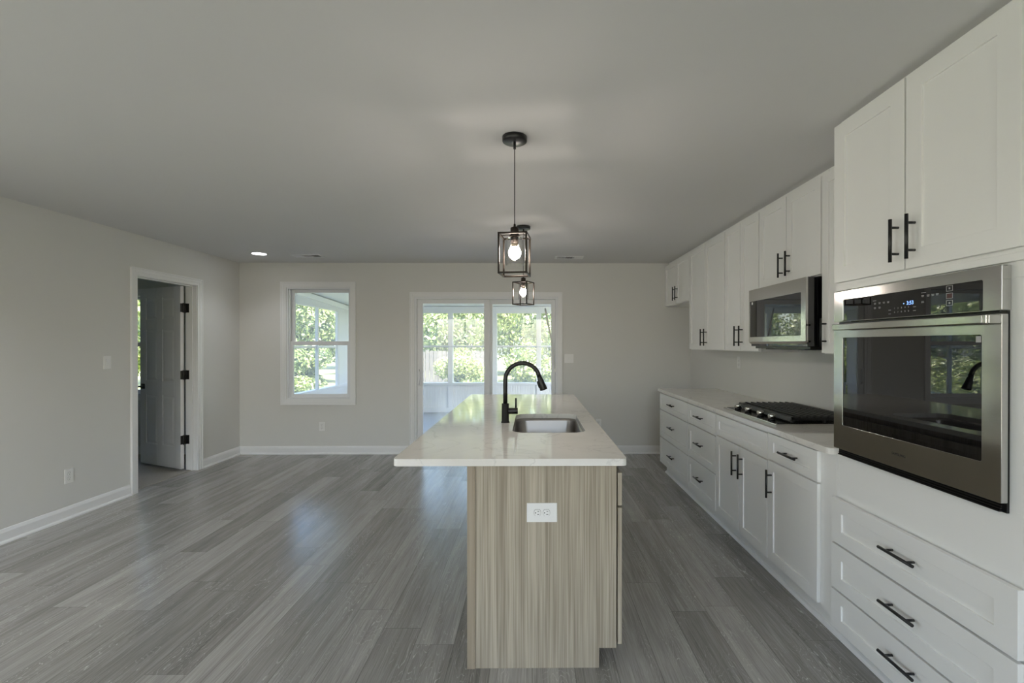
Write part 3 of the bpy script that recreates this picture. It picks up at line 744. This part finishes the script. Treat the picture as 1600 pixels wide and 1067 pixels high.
# wall cabinets
def wall_cabinet(label, y0, y1, z0, doors, hz, w=.058):
    c = thing('wall_cabinet', label, 'cabinet', ((XBU + XR) / 2, (y0 + y1) / 2, z0), 'white wall cabinets')
    MB().box(XBU, XR - .003, y0 + .001, y1 - .001, z0, 2.40).build('carcass', 'cabinet', c, .001)
    MB().box(1.752, XR - .003, y0 + .001, y1 - .001, 2.4005, HC - .001).build('top_filler', 'cabinet', c)
    for (a, b, hy) in doors: front('door', c, XFU, a, b, z0 + .004, 2.397, hy, hz, True, w)
    return c
wall_cabinet('short white two-door wall cabinet over the empty fridge recess', 4.978, YB - .001, 1.878, [(4.982, 5.429, 5.385), (5.433, YB - .004, 5.475)], 1.878 + .125)
wall_cabinet('wider tall white two-door wall cabinet next to the fridge recess', 4.060, 4.976, 1.345, [(4.064, 4.517, 4.474), (4.521, 4.972, 4.563)], 1.47)
wall_cabinet('narrower tall white two-door wall cabinet on the far side of the microwave', 3.446, 4.058, 1.345, [(3.450, 3.752, 3.712), (3.756, 4.054, 3.797)], 1.47, .052)
wall_cabinet('white two-door wall cabinet above the microwave', 2.700, 3.444, 1.812, [(2.704, 3.072, 3.030), (3.076, 3.440, 3.118)], 1.812 + .125)
wall_cabinet('white single-door wall cabinet between the microwave and the oven tower', 2.142, 2.698, 1.345, [(2.146, 2.694, 2.652)], 1.47)

# tall oven cabinet
TY0, TY1 = 1.306, 2.141
oc = thing('oven_cabinet', 'tall white cabinet holding the built-in oven at the right edge', 'cabinet', (1.73, 1.72, 0))
mb = MB()
OZ0, OZ1 = .925, 1.600
mb.box(XB, XR - .004, TY0, TY0 + .019, .10, 2.40).box(XB, XR - .004, TY1 - .019, TY1, .10, 2.40)
mb.box(XB, XR - .004, TY0 + .019, TY1 - .019, 1.600, 2.40).box(XB, XR - .004, TY0 + .019, TY1 - .019, .10, .905)
mb.box(XB, XB + .02, TY0 + .019, 1.395, .905, 1.600).box(XB, XB + .02, 2.085, TY1 - .019, .905, 1.600)
mb.build('carcass', 'cabinet', oc, .001)
MB().box(1.475, 1.493, TY0, TY1, 0, .10).build('toe_kick', 'cabinet', oc)
MB().box(1.445, XR - .004, TY0, TY1, 2.4005, HC - .001).build('top_filler', 'cabinet', oc)
MB().box(1.418, XB - .0003, TY0 + .002, TY1 - .004, 1.647, 1.672).build('trim_strip', 'cabinet', oc, .002)
front('door', oc, XF, TY0 + .008, 1.727, 1.684, 2.414, 1.683, 1.80, True, .070); front('door', oc, XF, 1.731, TY1 - .002, 1.684, 2.414, 1.760, 1.80, True, .070)
for z0, z1 in ((.486, .694), (.273, .481), (.092, .268)): front('drawer_front', oc, 1.400, TY0 + .003, 2.141, z0, z1, 1.722, (z0 + z1) / 2 + .012, w=.070)

# ------------------------------------------------------------------ lettering helper (faces -x; reads from far to near)
def text_mesh(body, size, xf, y, z, mat, name, parent, depth=.0006, spacing=1.0, align='CENTER'):
    cu = bpy.data.curves.new('t', 'FONT'); cu.body = body; cu.size = size; cu.align_x = align; cu.align_y = 'CENTER'; cu.space_character = spacing
    to = bpy.data.objects.new('t', cu); COL.objects.link(to)
    bpy.context.view_layer.update()
    me = bpy.data.meshes.new_from_object(to.evaluated_get(bpy.context.evaluated_depsgraph_get()))
    off = ORG.get(parent.name, Vector((0, 0, 0)))
    for v in me.vertices: v.co = Vector((xf, y - v.co.x, z + v.co.y)) - off
    bpy.data.objects.remove(to); bpy.data.curves.remove(cu)
    me.name = name; me.materials.clear(); me.materials.append(M[mat])
    o = bpy.data.objects.new(name, me); COL.objects.link(o); o.parent = parent; ORG[o.name] = off
    return o

# ------------------------------------------------------------------ built-in oven
def ring_plate(xf, xb, y0, y1, z0, z1, a0, a1, b0, b1, r=.006, n=4):
    """plate facing -x with a rounded rectangular hole"""
    bm = bmesh.new()
    def rg(pts):
        vs_ = [bm.verts.new((xf, p, q)) for p, q in pts]
        return [bm.edges.new((vs_[i], vs_[(i + 1) % len(vs_)])) for i in range(len(vs_))]
    ed = rg(rounded_rect(y0, y1, z0, z1, .003, 2)) + rg(rounded_rect(a0, a1, b0, b1, r, n))
    g = bmesh.ops.triangle_fill(bm, edges=ed, use_beauty=True)
    fs_ = [q for q in g['geom'] if isinstance(q, bmesh.types.BMFace)]
    ex = bmesh.ops.extrude_face_region(bm, geom=fs_)
    bmesh.ops.translate(bm, verts=[q for q in ex['geom'] if isinstance(q, bmesh.types.BMVert)], vec=(xb - xf, 0, 0))
    bmesh.ops.recalc_face_normals(bm, faces=bm.faces[:])
    return bm
def child_bm(bm, name, mat, parent, bevel=0):
    off = ORG.get(parent.name, Vector((0, 0, 0)))
    bmesh.ops.translate(bm, verts=bm.verts[:], vec=-off)
    me = bpy.data.meshes.new(name); bm.to_mesh(me); bm.free(); o = bpy.data.objects.new(name, me); COL.objects.link(o); o.parent = parent
    me.materials.append(M[mat]); ORG[o.name] = off
    if bevel:
        b = o.modifiers.new('bevel', 'BEVEL'); b.width = bevel; b.segments = 2; b.limit_method = 'ANGLE'; b.angle_limit = radians(50)
    return o
OY0, OY1, OX = 1.359, 2.121, 1.400
ov = thing('wall_oven', 'stainless built-in wall oven in the tall white cabinet', 'oven', (1.6, 1.74, .906))
MB().box(1.4515, 1.96, 1.400, 2.080, .906, 1.595).build('body', 'darkvoid', ov)
cp = child_bm(ring_plate(OX, 1.4295, OY0, OY1, 1.504, 1.640, 1.417, 2.060, 1.5045 + .002, 1.602, .005), 'control_panel', 'steel', ov, .0015)
pg = MB().box(OX + .003, OX + .012, 1.418, 2.059, 1.507, 1.6015).build('panel_glass', 'blackglass', cp)
xt = OX + .0025
text_mesh('3:53', .019, xt, 1.695, 1.556, 'clock', 'clock_display', cp)
MB().box(xt - .0002, xt + .0004, 1.722, 1.726, 1.554, 1.557).build('indicator_dot', 'clock', cp)
text_mesh('1', .0085, xt, 1.768, 1.541, 'grey_print', 'digit_key', cp)
for k, ch in enumerate('2345'): text_mesh(ch, .0085, xt, 1.768 - .0165 * (k + 1), 1.541, 'grey_print', 'digit_key', cp)
for k, ch in enumerate('67890'): text_mesh(ch, .0085, xt, 1.768 - .0165 * k, 1.526, 'grey_print', 'digit_key', cp)
def dash(y, z, w_, h_=.0018): MB().box(xt - .0001, xt + .0004, y - w_ / 2, y + w_ / 2, z - h_ / 2, z + h_ / 2).build('key_legend', 'grey_print', cp)   # tiny key legends, too small to read
for y0_ in (1.870, 1.845, 1.822, 1.800):
    dash(y0_, 1.570, .011); dash(y0_, 1.566, .009)
for y0_ in (1.870, 1.845): dash(y0_, 1.552, .011); dash(y0_, 1.548, .010)
dash(1.872, 1.580, .018); 
for (y0_, z_) in ((1.792, 1.536), (1.792, 1.521), (1.675, 1.540), (1.675, 1.526)): dash(y0_, z_, .012)
for y0_ in (1.640, 1.617, 1.598, 1.580): dash(y0_, 1.577, .011); dash(y0_, 1.573, .009)
dash(1.636, 1.587, .020); dash(1.640, 1.556, .011); dash(1.640, 1.552, .012)
for zc_, mt in ((1.590, 'grey_print'), (1.565, 'red_print'), (1.541, 'grey_print')):
    b_ = MB().frame('X', xt, 1.522, 1.546, zc_ - .0095, zc_ + .0095, .0014, -.0001, .0004).build('touch_key', 'grey_print', cp)
    if mt == 'red_print': MB().box(xt, xt + .0004, 1.5245, 1.5435, zc_ - .007, zc_ + .007).build('key_fill', mt, b_)
    else: MB().box(xt, xt + .0004, 1.531, 1.537, zc_ - .003, zc_ + .003).build('key_symbol', mt, b_)
GY0, GY1, GZ0, GZ1 = 1.420, 2.062, 1.037, 1.432
od = child_bm(ring_plate(OX, 1.420, OY0, OY1, .926, 1.494, GY0, GY1, GZ0, GZ1, .006), 'oven_door', 'steel', ov, .0015)
MB().box(OX + .002, OX + .014, GY0 + .0005, GY1 - .0005, GZ0 + .0005, GZ1 - .0005).build('door_glass', 'blackglass', od)
mb = MB().box(1.352, 1.362, 1.372, 2.064, 1.464, 1.491); hb = mb
hb.box(1.362, 1.3995, 1.372, 1.392, 1.466, 1.489).box(1.362, 1.3995, 2.044, 2.064, 1.466, 1.489)
hb.build('door_handle', 'steel', od, .003)
MB().box(1.353, 1.362, 1.360, 1.3715, 1.464, 1.491).box(1.362, 1.3995, 1.360, 1.3715, 1.4645, 1.4905).build('handle_cap', 'chrome', od, .002)
text_mesh('SAMSUNG', .0135, OX - .0004, 1.745, .979, 'black_print', 'brand_lettering', od, spacing=1.12)
mb = MB().box(OX + .0012, OX + .0018, 1.4235, 1.440, 1.408, 1.4275); mb.build('corner_sticker', 'grey_print', od)
mb = MB().box(1.4215, 1.4295, OY0 + .004, OY1 - .004, .895, 1.503)
for k, z in enumerate((.900, .9075, .915)): mb.box(1.406 + .003 * k, 1.424, OY0 + .012, OY1 - .02, z - .0025, z + .0025)
mb.build('vent_trim', 'darkvoid', ov)

# ------------------------------------------------------------------ over-the-range microwave
MY0, MY1, MX = 2.727, 3.440, 1.630
mw = thing('microwave', 'stainless microwave with dark glass door above the cooktop', 'microwave', (1.83, 3.08, 1.385))
MB().box(MX + .0155, XR - .004, MY0 + .002, MY1 - .002, 1.388, 1.806).build('body', 'blackglass', mw, .003)
md = child_bm(ring_plate(MX, MX + .015, MY0, MY1 + .004, 1.420, 1.804, 2.776, 3.428, 1.455, 1.718, .003), 'door', 'steel', mw, .0015)
MB().box(MX + .0012, MX + .012, 2.7765, 3.4275, 1.4555, 1.7175).build('door_glass', 'blackglass', md)
MB().box(MX + .0004, MX + .001, 3.385, 3.402, 1.694, 1.712).build('corner_sticker', 'plastic', md)
mb = MB()
mb.add([(MX, MY0, 1.4195), (MX, MY1 + .004, 1.4195), (MX + .028, MY1 + .004, 1.392), (MX + .028, MY0 + .02, 1.392), (MX + .015, MY0, 1.4195), (MX + .015, MY1 + .004, 1.4195), (MX + .034, MY1 + .004, 1.392), (MX + .034, MY0 + .02, 1.392)],
       [(0, 1, 2, 3), (4, 5, 6, 7), (0, 1, 5, 4), (1, 2, 6, 5), (2, 3, 7, 6), (3, 0, 4, 7)])
mb.build('lower_lip', 'steel', mw)
mb = MB().box(1.67, 2.02, MY0 + .02, MY1 - .02, 1.372, 1.3875)
for k in range(3): mb.box(1.70, 1.85, 2.85 + .2 * k, 2.93 + .2 * k, 1.366, 1.372)
mb.build('bottom_vent', 'darkvoid', mw)

# ------------------------------------------------------------------ gas cooktop
ck = thing('gas_cooktop', 'four-burner gas cooktop with black grates set in the counter', 'cooktop', (1.72, 3.11, CZ1))
KY0, KY1, KX0, KX1 = 2.737, 3.486, 1.455, 1.985
MB().box(KX0, KX1, KY0, KY1, CZ1 + .0003, CZ1 + .011).build('tray', 'chrome', ck, .003)
MB().box(KX0 + .022, KX1 - .012, KY0 + .012, KY1 - .012, CZ1 + .0112, CZ1 + .0125).build('burner_surface', 'darkvoid', ck, .002)
for y in (3.345, 3.185, 3.015, 2.872):
    mb = MB().lathe((1.503, y, CZ1 + .0127), [(.021, 0), (.021, .008), (.018, .011)], 20); kn = mb.build('knob', 'darkvoid', ck)
    MB().lathe((1.503, y, CZ1 + .0239), [(.0225, 0), (.0215, .020), (.0195, .024), (.005, .024), (0, .0235)], 24).box(1.487, 1.519, y - .003, y + .003, CZ1 + .047, CZ1 + .051).build('knob_cap', 'chrome', kn)
for bx_, by_, br in ((1.67, 2.92, .040), (1.87, 2.92, .030), (1.67, 3.30, .032), (1.87, 3.30, .045)):
    b_ = MB().lathe((bx_, by_, CZ1 + .0126), [(br + .012, 0), (br + .010, .008), (br, .012), (0, .012)], 28).build('burner', 'chrome', ck)
    MB().lathe((bx_, by_, CZ1 + .0247), [(br * .9, 0), (br * .9, .006), (br * .6, .009), (0, .009)], 28).build('burner_cap', 'iron', b_)
for gy0, gy1 in ((2.760, 3.109), (3.114, 3.463)):
    mb = MB(); gx0, gx1 = 1.565, 1.972; zt0, zt1 = CZ1 + .034, CZ1 + .050
    for (a, b) in ((gx0, gx0 + .020), (gx1 - .016, gx1)): mb.box(a, b, gy0, gy1, zt0 - .006, zt1)
    for (a, b) in ((gy0, gy0 + .016), (gy1 - .016, gy1)): mb.box(gx0, gx1, a, b, zt0 - .006, zt1 - .002)
    for k in range(1, 9):
        xx = gx0 + .01 + (gx1 - gx0 - .02) * k / 9
        mb.box(xx - .0075, xx + .0075, gy0, gy1, zt0 - .004, zt1 + .004)
    mb.box(gx0, gx1, (gy0 + gy1) / 2 - .006, (gy0 + gy1) / 2 + .006, zt0 - .004, zt1 - .004)
    for xx in (gx0 + .008, gx1 - .008, (gx0 + gx1) / 2):
        for yy in (gy0 + .008, gy1 - .008): mb.box(xx - .008, xx + .008, yy - .008, yy + .008, CZ1 + .0127, zt0)
    # sloped apron along the front of the grate
    mb.add([(gx0, gy0, zt1), (gx0, gy1, zt1), (gx0 - .012, gy1, zt0 - .014), (gx0 - .012, gy0, zt0 - .014), (gx0 + .010, gy0, zt1), (gx0 + .010, gy1, zt1), (gx0 + .002, gy1, zt0 - .014), (gx0 + .002, gy0, zt0 - .014)],
           [(0, 1, 2, 3), (4, 5, 6, 7), (0, 1, 5, 4), (1, 2, 6, 5), (2, 3, 7, 6), (3, 0, 4, 7)])
    mb.build('grate', 'iron', ck, .003)

# ------------------------------------------------------------------ island
IX0, IX1, IY0, IY1 = -.594, .406, 1.956, 4.477
HX0, HX1, HY0, HY1 = -.112, .300, 2.535, 3.225
o = link_bm(slab(rounded_rect(IX0, IX1, IY0, IY1, .022, 6), CZ0 - .001, CZ1, rounded_rect(HX0, HX1, HY0, HY1, .075, 8)), 'countertop', 'quartz', (-.09, 3.2, CZ0), .004)
tag(o, 'white quartz island countertop with the sink cutout', 'countertop')
ic = thing('kitchen_island', 'light oak kitchen island cabinet under the white countertop', 'cabinet', (.04, 3.2, 0))
EY = 1.985
mb = MB()
prof = [(-.246, 0), (.290, 0), (.290, .086), (.365, .086), (.365, .8825), (-.246, .8825)]
for y0_, y1_ in ((EY, EY + .018), (4.430, 4.448)):
    mb = MB(); n = len(prof); mb.add([(x, y0_, z) for x, z in prof] + [(x, y1_, z) for x, z in prof], [tuple(range(n)), tuple(range(n, 2 * n))[::-1]] + [(i, (i + 1) % n, n + (i + 1) % n, n + i) for i in range(n)])
    mb.build('end_panel', 'oak', ic, .001)
MB().box(-.281, -.2465, EY - .004, 4.452, 0, .8825).build('back_panel', 'oak_edge', ic, .001)
mb = MB().box(-.245, .364, EY + .0185, 2.50, .086, .8825).box(-.245, .364, 3.26, 4.4295, .086, .8825).box(-.245, .364, 2.50, 3.26, .086, .63)
mb.box(-.245, .289, EY + .0185, 4.4295, 0, .086).box(.345, .364, 2.50, 3.26, .63, .8825)
mb.build('carcass', 'oak', ic)
ys = [1.987, 2.44, 3.32, 3.88, 4.446]
for k in range(4):
    a, b = ys[k] + .001, ys[k + 1] - .001
    shaker(.3895, a, b, .700, .846, .05, .0185, .007, -1).build('drawer_front', 'oak', ic, .001)
    if k == 1:
        m_ = (a + b) / 2
        for p, q in ((a, m_ - .001), (m_ + .001, b)): shaker(.3895, p, q, .098, .694, .055, .0185, .007, -1).build('door', 'oak', ic, .001)
    else: shaker(.3895, a, b, .098, .694, .055, .0185, .007, -1).build('door', 'oak', ic, .001)

# undermount sink
sk = thing('sink', 'stainless undermount sink in the island countertop', 'sink', (.094, 2.88, .66))
def sink_mesh():
    mb = MB(); rings = []
    spec = [(.022, .8822, .09), (.0, .8822, .078), (-.002, .86, .078), (-.012, .72, .08), (-.04, .672, .07), (-.10, .662, .05)]
    for off, z, r in spec:
        rings.append([(x, y, z) for x, y in rounded_rect(HX0 - off, HX1 + off, HY0 - off, HY1 + off, r, 8)])
    n = len(rings[0]); vs_ = [p for r in rings for p in r]; fs_ = []
    for i in range(len(rings) - 1):
        for k in range(n): fs_.append((i * n + k, i * n + (k + 1) % n, (i + 1) * n + (k + 1) % n, (i + 1) * n + k))
    fs_.append(tuple((len(rings) - 1) * n + k for k in range(n)))
    mb.add(vs_, fs_, True); return mb
sb = sink_mesh().build('basin', 'sink_steel', sk)
so = sb.modifiers.new('solid', 'SOLIDIFY'); so.thickness = .0012; so.offset = 0
MB().lathe((.094, 2.88, .6632), [(.045, 0), (.043, .003), (.030, .002), (.028, -.001), (0, -.001)], 28).build('drain', 'chrome', sk)

# faucet
FX, FY = -.168, 2.87
fc = thing('faucet', 'matte black gooseneck faucet beside the island sink', 'faucet', (FX, FY, CZ1))
MB().lathe((FX, FY, CZ1 + .0003), [(.027, 0), (.027, .004), (.023, .008), (.0225, .117), (.021, .119), (0, .119)], 32).build('body', 'black', fc)
pts = [(FX, FY, CZ1 + .119), (FX, FY, 1.10), (FX, FY, 1.150)]
cxa, cza, ra = FX + .107, 1.178, .107
for k in range(0, 19):
    t_ = radians(180 - 180 * k / 18 * .92); pts.append((cxa + ra * cos(t_), FY, cza + ra * sin(t_)))
e1 = Vector(pts[-1]); dr = (Vector(pts[-1]) - Vector(pts[-2])).normalized()
MB().tube(pts, .0135, 18).build('spout', 'black', fc)
sh = MB().tube([e1 + dr * .0005, e1 + dr * .012, e1 + dr * .014, e1 + dr * .045, e1 + dr * .088, e1 + dr * .092], [.0145, .0145, .0155, .019, .0245, .023], 22)
sh = sh.build('spray_head', 'black', fc)
side = Vector((-1, 0, 0))
q = e1 + dr * .055 + Vector((-.021, 0, -.002))
MB().tube([q - dr * .022, q - dr * .012, q + dr * .022], [.005, .007, .006], 10).build('spray_button', 'black', sh)
hp = MB().cyl((FX + .018, FY, .986), (FX + .078, FY, .986), .0195, n=24).build('valve', 'black', fc, .001)
MB().cyl((FX + .066, FY, 1.0058), (FX + .066, FY, 1.066), .0056, n=12).build('lever', 'black', hp)

# ------------------------------------------------------------------ pendant lights
def pendant(x, y, rot, label):
    p = thing('pendant_light', label, 'lamp', (x, y, HC), 'cage pendant lights over the island')
    p.rotation_euler = (0, 0, radians(rot))
    MB().lathe((x, y, HC - .026), [(0, 0), (.056, 0), (.061, .003), (.062, .0255)], 40).build('canopy', 'black', p)
    MB().cyl((x, y, HC - .060), (x, y, HC - .0262), .0065, n=14).cyl((x, y, 2.004), (x, y, HC - .060), .0024, n=10).build('cord', 'black', p)
    zt, zb, h, b = 1.950, 1.748, .0725, .0045
    MB().lathe((x, y, zt + .0002), [(.021, 0), (.021, .034), (.012, .038), (.006, .041), (.005, .054), (0, .054)], 28).build('socket_cap', 'bronze', p)
    mb = MB()
    for z in (zb, zt - 2 * b):
        mb.box(x - h, x + h, y - h, y - h + 2 * b, z, z + 2 * b).box(x - h, x + h, y + h - 2 * b, y + h, z, z + 2 * b)
        mb.box(x - h, x - h + 2 * b, y - h, y + h, z, z + 2 * b).box(x + h - 2 * b, x + h, y - h, y + h, z, z + 2 * b)
    for sx in (-1, 1):
        for sy in (-1, 1): mb.box(x + sx * (h - b) - b, x + sx * (h - b) + b, y + sy * (h - b) - b, y + sy * (h - b) + b, zb, zt)
    mb.box(x - h, x + h, y - .008, y + .008, zt - .003, zt - .0005)
    mb.build('cage', 'bronze', p, .001)
    MB().lathe((x, y, 1.906), [(.019, 0), (.019, .040)], 24).lathe((x, y, 1.940), [(.027, 0), (.027, .004)], 24).build('lamp_holder', 'bronze', p)
    sgl = MB(); k0 = 0
    sgl.lathe((x, y, 0), [(.020, 1.9345), (.040, 1.933), (.0445, 1.928), (.0445, 1.797), (.0430, 1.797), (.0430, 1.927), (.039, 1.9315), (.020, 1.933)], 40)
    o_ = sgl.build('glass_shade', 'shade_glass', p)
    bl = MB().lathe((x, y, 0), [(.0, 1.828), (.012, 1.830), (.022, 1.836), (.0285, 1.846), (.031, 1.858), (.0295, 1.870), (.025, 1.880), (.0195, 1.887)], 28).build('bulb', 'bulb', p)
    MB().lathe((x, y, 0), [(.0195, 1.8872), (.0170, 1.893), (.0160, 1.906)], 24).build('bulb_neck', 'bulb_base', bl)
pendant(-.088, 2.305, -7, 'nearer cage pendant light with lit bulb over the island')
pendant(-.078, 4.050, -27, 'farther and smaller-looking cage pendant light over the island')

# ------------------------------------------------------------------ ceiling fittings
def downlight(x, y, label, watts=20):
    dl = thing('recessed_downlight', label, 'light', (x, y, HC), 'recessed lights along the left wall')
    MB().lathe((x, y, HC - .004), [(.074, 0), (.090, .001), (.092, .0038)], 40).build('trim_ring', 'plastic', dl)
    MB().lathe((x, y, HC - .0046), [(0, 0), (.073, 0), (.0735, .0005)], 40).build('lens', 'led', dl)
    sl = bpy.data.lights.new('downlight_beam', 'SPOT'); sl.energy = watts; sl.spot_size = radians(125); sl.spot_blend = .9; sl.shadow_soft_size = .07; sl.color = (.94, .97, 1)
    slo = bpy.data.objects.new('downlight_beam', sl); COL.objects.link(slo); slo.parent = dl; slo.location = (0, 0, -.012)
downlight(-3.124, 5.287, 'lit round recessed light in the ceiling near the back left corner')
downlight(-3.124, 2.20, 'added unseen recessed light on the ceiling line of the left wall, just outside the frame', 62)  # extra downlight added out of view to brighten the left wall and floor
def ceiling_vent(x0, x1, y0, y1, label):
    v = thing('ceiling_vent', label, 'vent', ((x0 + x1) / 2, (y0 + y1) / 2, HC), 'ceiling vents by the back wall')
    fr = .022
    mb = MB().box(x0, x1, y0, y0 + fr, HC - .006, HC - .0003).box(x0, x1, y1 - fr, y1, HC - .006, HC - .0003).box(x0, x0 + fr, y0 + fr, y1 - fr, HC - .006, HC - .0003).box(x1 - fr, x1, y0 + fr, y1 - fr, HC - .006, HC - .0003)
    mb.build('frame', 'trim', v, .001)
    MB().box(x0 + fr, x1 - fr, y0 + fr, y1 - fr, HC - .0012, HC - .0004).build('duct_opening', 'slot', v)
    mb = MB(); n = 3; w = (x1 - x0 - 2 * fr) / n
    for k in range(n):
        a = x0 + fr + w * k
        for j in range(7):
            xx = a + .01 + (w - .02) * j / 6
            dx = (-.010, 0, .010)[k]
            mb.add([(xx, y0 + fr, HC - .0015), (xx + .002, y0 + fr, HC - .0015), (xx + dx + .002, y0 + fr, HC - .008), (xx + dx, y0 + fr, HC - .008), (xx, y1 - fr, HC - .0015), (xx + .002, y1 - fr, HC - .0015), (xx + dx + .002, y1 - fr, HC - .008), (xx + dx, y1 - fr, HC - .008)],
                   [(0, 1, 2, 3), (4, 5, 6, 7), (0, 1, 5, 4), (1, 2, 6, 5), (2, 3, 7, 6), (3, 0, 4, 7)])
        mb.box(a - .003, a + .003, y0 + fr, y1 - fr, HC - .008, HC - .001)
    mb.build('louvres', 'trim', v)
ceiling_vent(-2.80, -2.46, 5.31, 5.49, 'white ceiling vent between the downlight and the back wall')
ceiling_vent(.27, .61, 5.40, 5.57, 'white ceiling vent to the right of the pendant lights')

# ------------------------------------------------------------------ outlets and switches
def wall_plate(kind, c, u, n, label, w=.070, h=.115, gangs=1, sideways=False):
    """c centre on the surface, u horizontal unit vector, n outward normal"""
    c, u, n = Vector(c), Vector(u), Vector(n); up = Vector((0, 0, 1))
    r = thing(kind, label, 'outlet' if 'outlet' in kind else 'switch', c - up * (w if sideways else h) / 2, 'white wall plates')
    a, b = (up, u) if sideways else (u, up)
    if sideways: a = up
    def bx(mb, a0, a1, b0, b1, n0, n1):
        vs_ = [c + a * p + b * q_ + n * k for k in (n0, n1) for (p, q_) in ((a0, b0), (a1, b0), (a1, b1), (a0, b1))]
        mb.add(vs_, [(0, 1, 2, 3), (4, 5, 6, 7), (0, 1, 5, 4), (1, 2, 6, 5), (2, 3, 7, 6), (3, 0, 4, 7)]); return mb
    W = w if gangs == 1 else w + .046
    bx(MB(), -W / 2, W / 2, -h / 2, h / 2, .0004, .006).build('cover_plate', 'plastic', r, .002)
    if 'outlet' in kind:
        for s in (-.0195, .0195):
            mb = MB(); pts_ = []
            for k in range(20):
                t_ = 2 * pi * k / 20; pts_.append((max(-.0135, min(.0135, .0172 * cos(t_))), s + .0172 * sin(t_) * .85))
            vs_ = [c + a * p + b * q_ + n * k for k in (.0062, .0085) for p, q_ in pts_]
            mb.add(vs_, [tuple(range(20))[::-1], tuple(range(20, 40))] + [(i, (i + 1) % 20, 20 + (i + 1) % 20, 20 + i) for i in range(20)])
            rc = mb.build('receptacle', 'plastic', r)
            sl_ = MB()
            bx(sl_, -.0075, -.0050, s - .001, s + .0075, .0086, .0089); bx(sl_, .0050, .0070, s, s + .0070, .0086, .0089)
            bx(sl_, -.0022, .0022, s - .0105, s - .0060, .0086, .0089)
            k0_ = [c + a * p * 1.06 + b * (s + (q_ - s) * 1.06) + n * k for k in (.0061, .0064) for p, q_ in pts_]
            sl_.add(k0_, [tuple(range(20))[::-1], tuple(range(20, 40))])
            sl_.build('slots', 'slot', rc)
    else:
        for g in range(gangs):
            o_ = 0 if gangs == 1 else (-.023 + .046 * g)
            fr_ = MB(); bx(fr_, o_ - .0180, o_ + .0180, -.034, .034, .0062, .0072); fr_.build('paddle_frame', 'plastic', r, .0005)
            pd = MB(); bx(pd, o_ - .0155, o_ + .0155, -.031, .0, .0074, .0090); bx(pd, o_ - .0155, o_ + .0155, .0, .031, .0074, .0110); pd.build('paddle', 'plastic', r, .001)
    return r
wall_plate('light_switch', (XL, 4.058, 1.242), (0, 1, 0), (1, 0, 0), 'white paddle light switch on the left wall beside the doorway')
wall_plate('wall_outlet', (XL, 3.722, .345), (0, 1, 0), (1, 0, 0), 'white double outlet low on the left wall')
wall_plate('wall_outlet', (-2.683, YB, .354), (1, 0, 0), (0, -1, 0), 'white double outlet on the back wall below the window')
wall_plate('light_switch', (.471, YB, 1.220), (1, 0, 0), (0, -1, 0), 'white two-paddle switch plate right of the sliding door', gangs=2)
wall_plate('wall_outlet', (.850, YB, .385), (1, 0, 0), (0, -1, 0), 'white outlet low on the back wall peeking past the island')
wall_plate('wall_outlet', (XR, 4.500, 1.222), (0, 1, 0), (-1, 0, 0), 'white outlet on the backsplash wall under the wall cabinets')
wall_plate('wall_outlet', (.042, EY, .676), (1, 0, 0), (0, -1, 0), 'white sideways outlet on the oak end of the island', w=.083, h=.131, sideways=True)
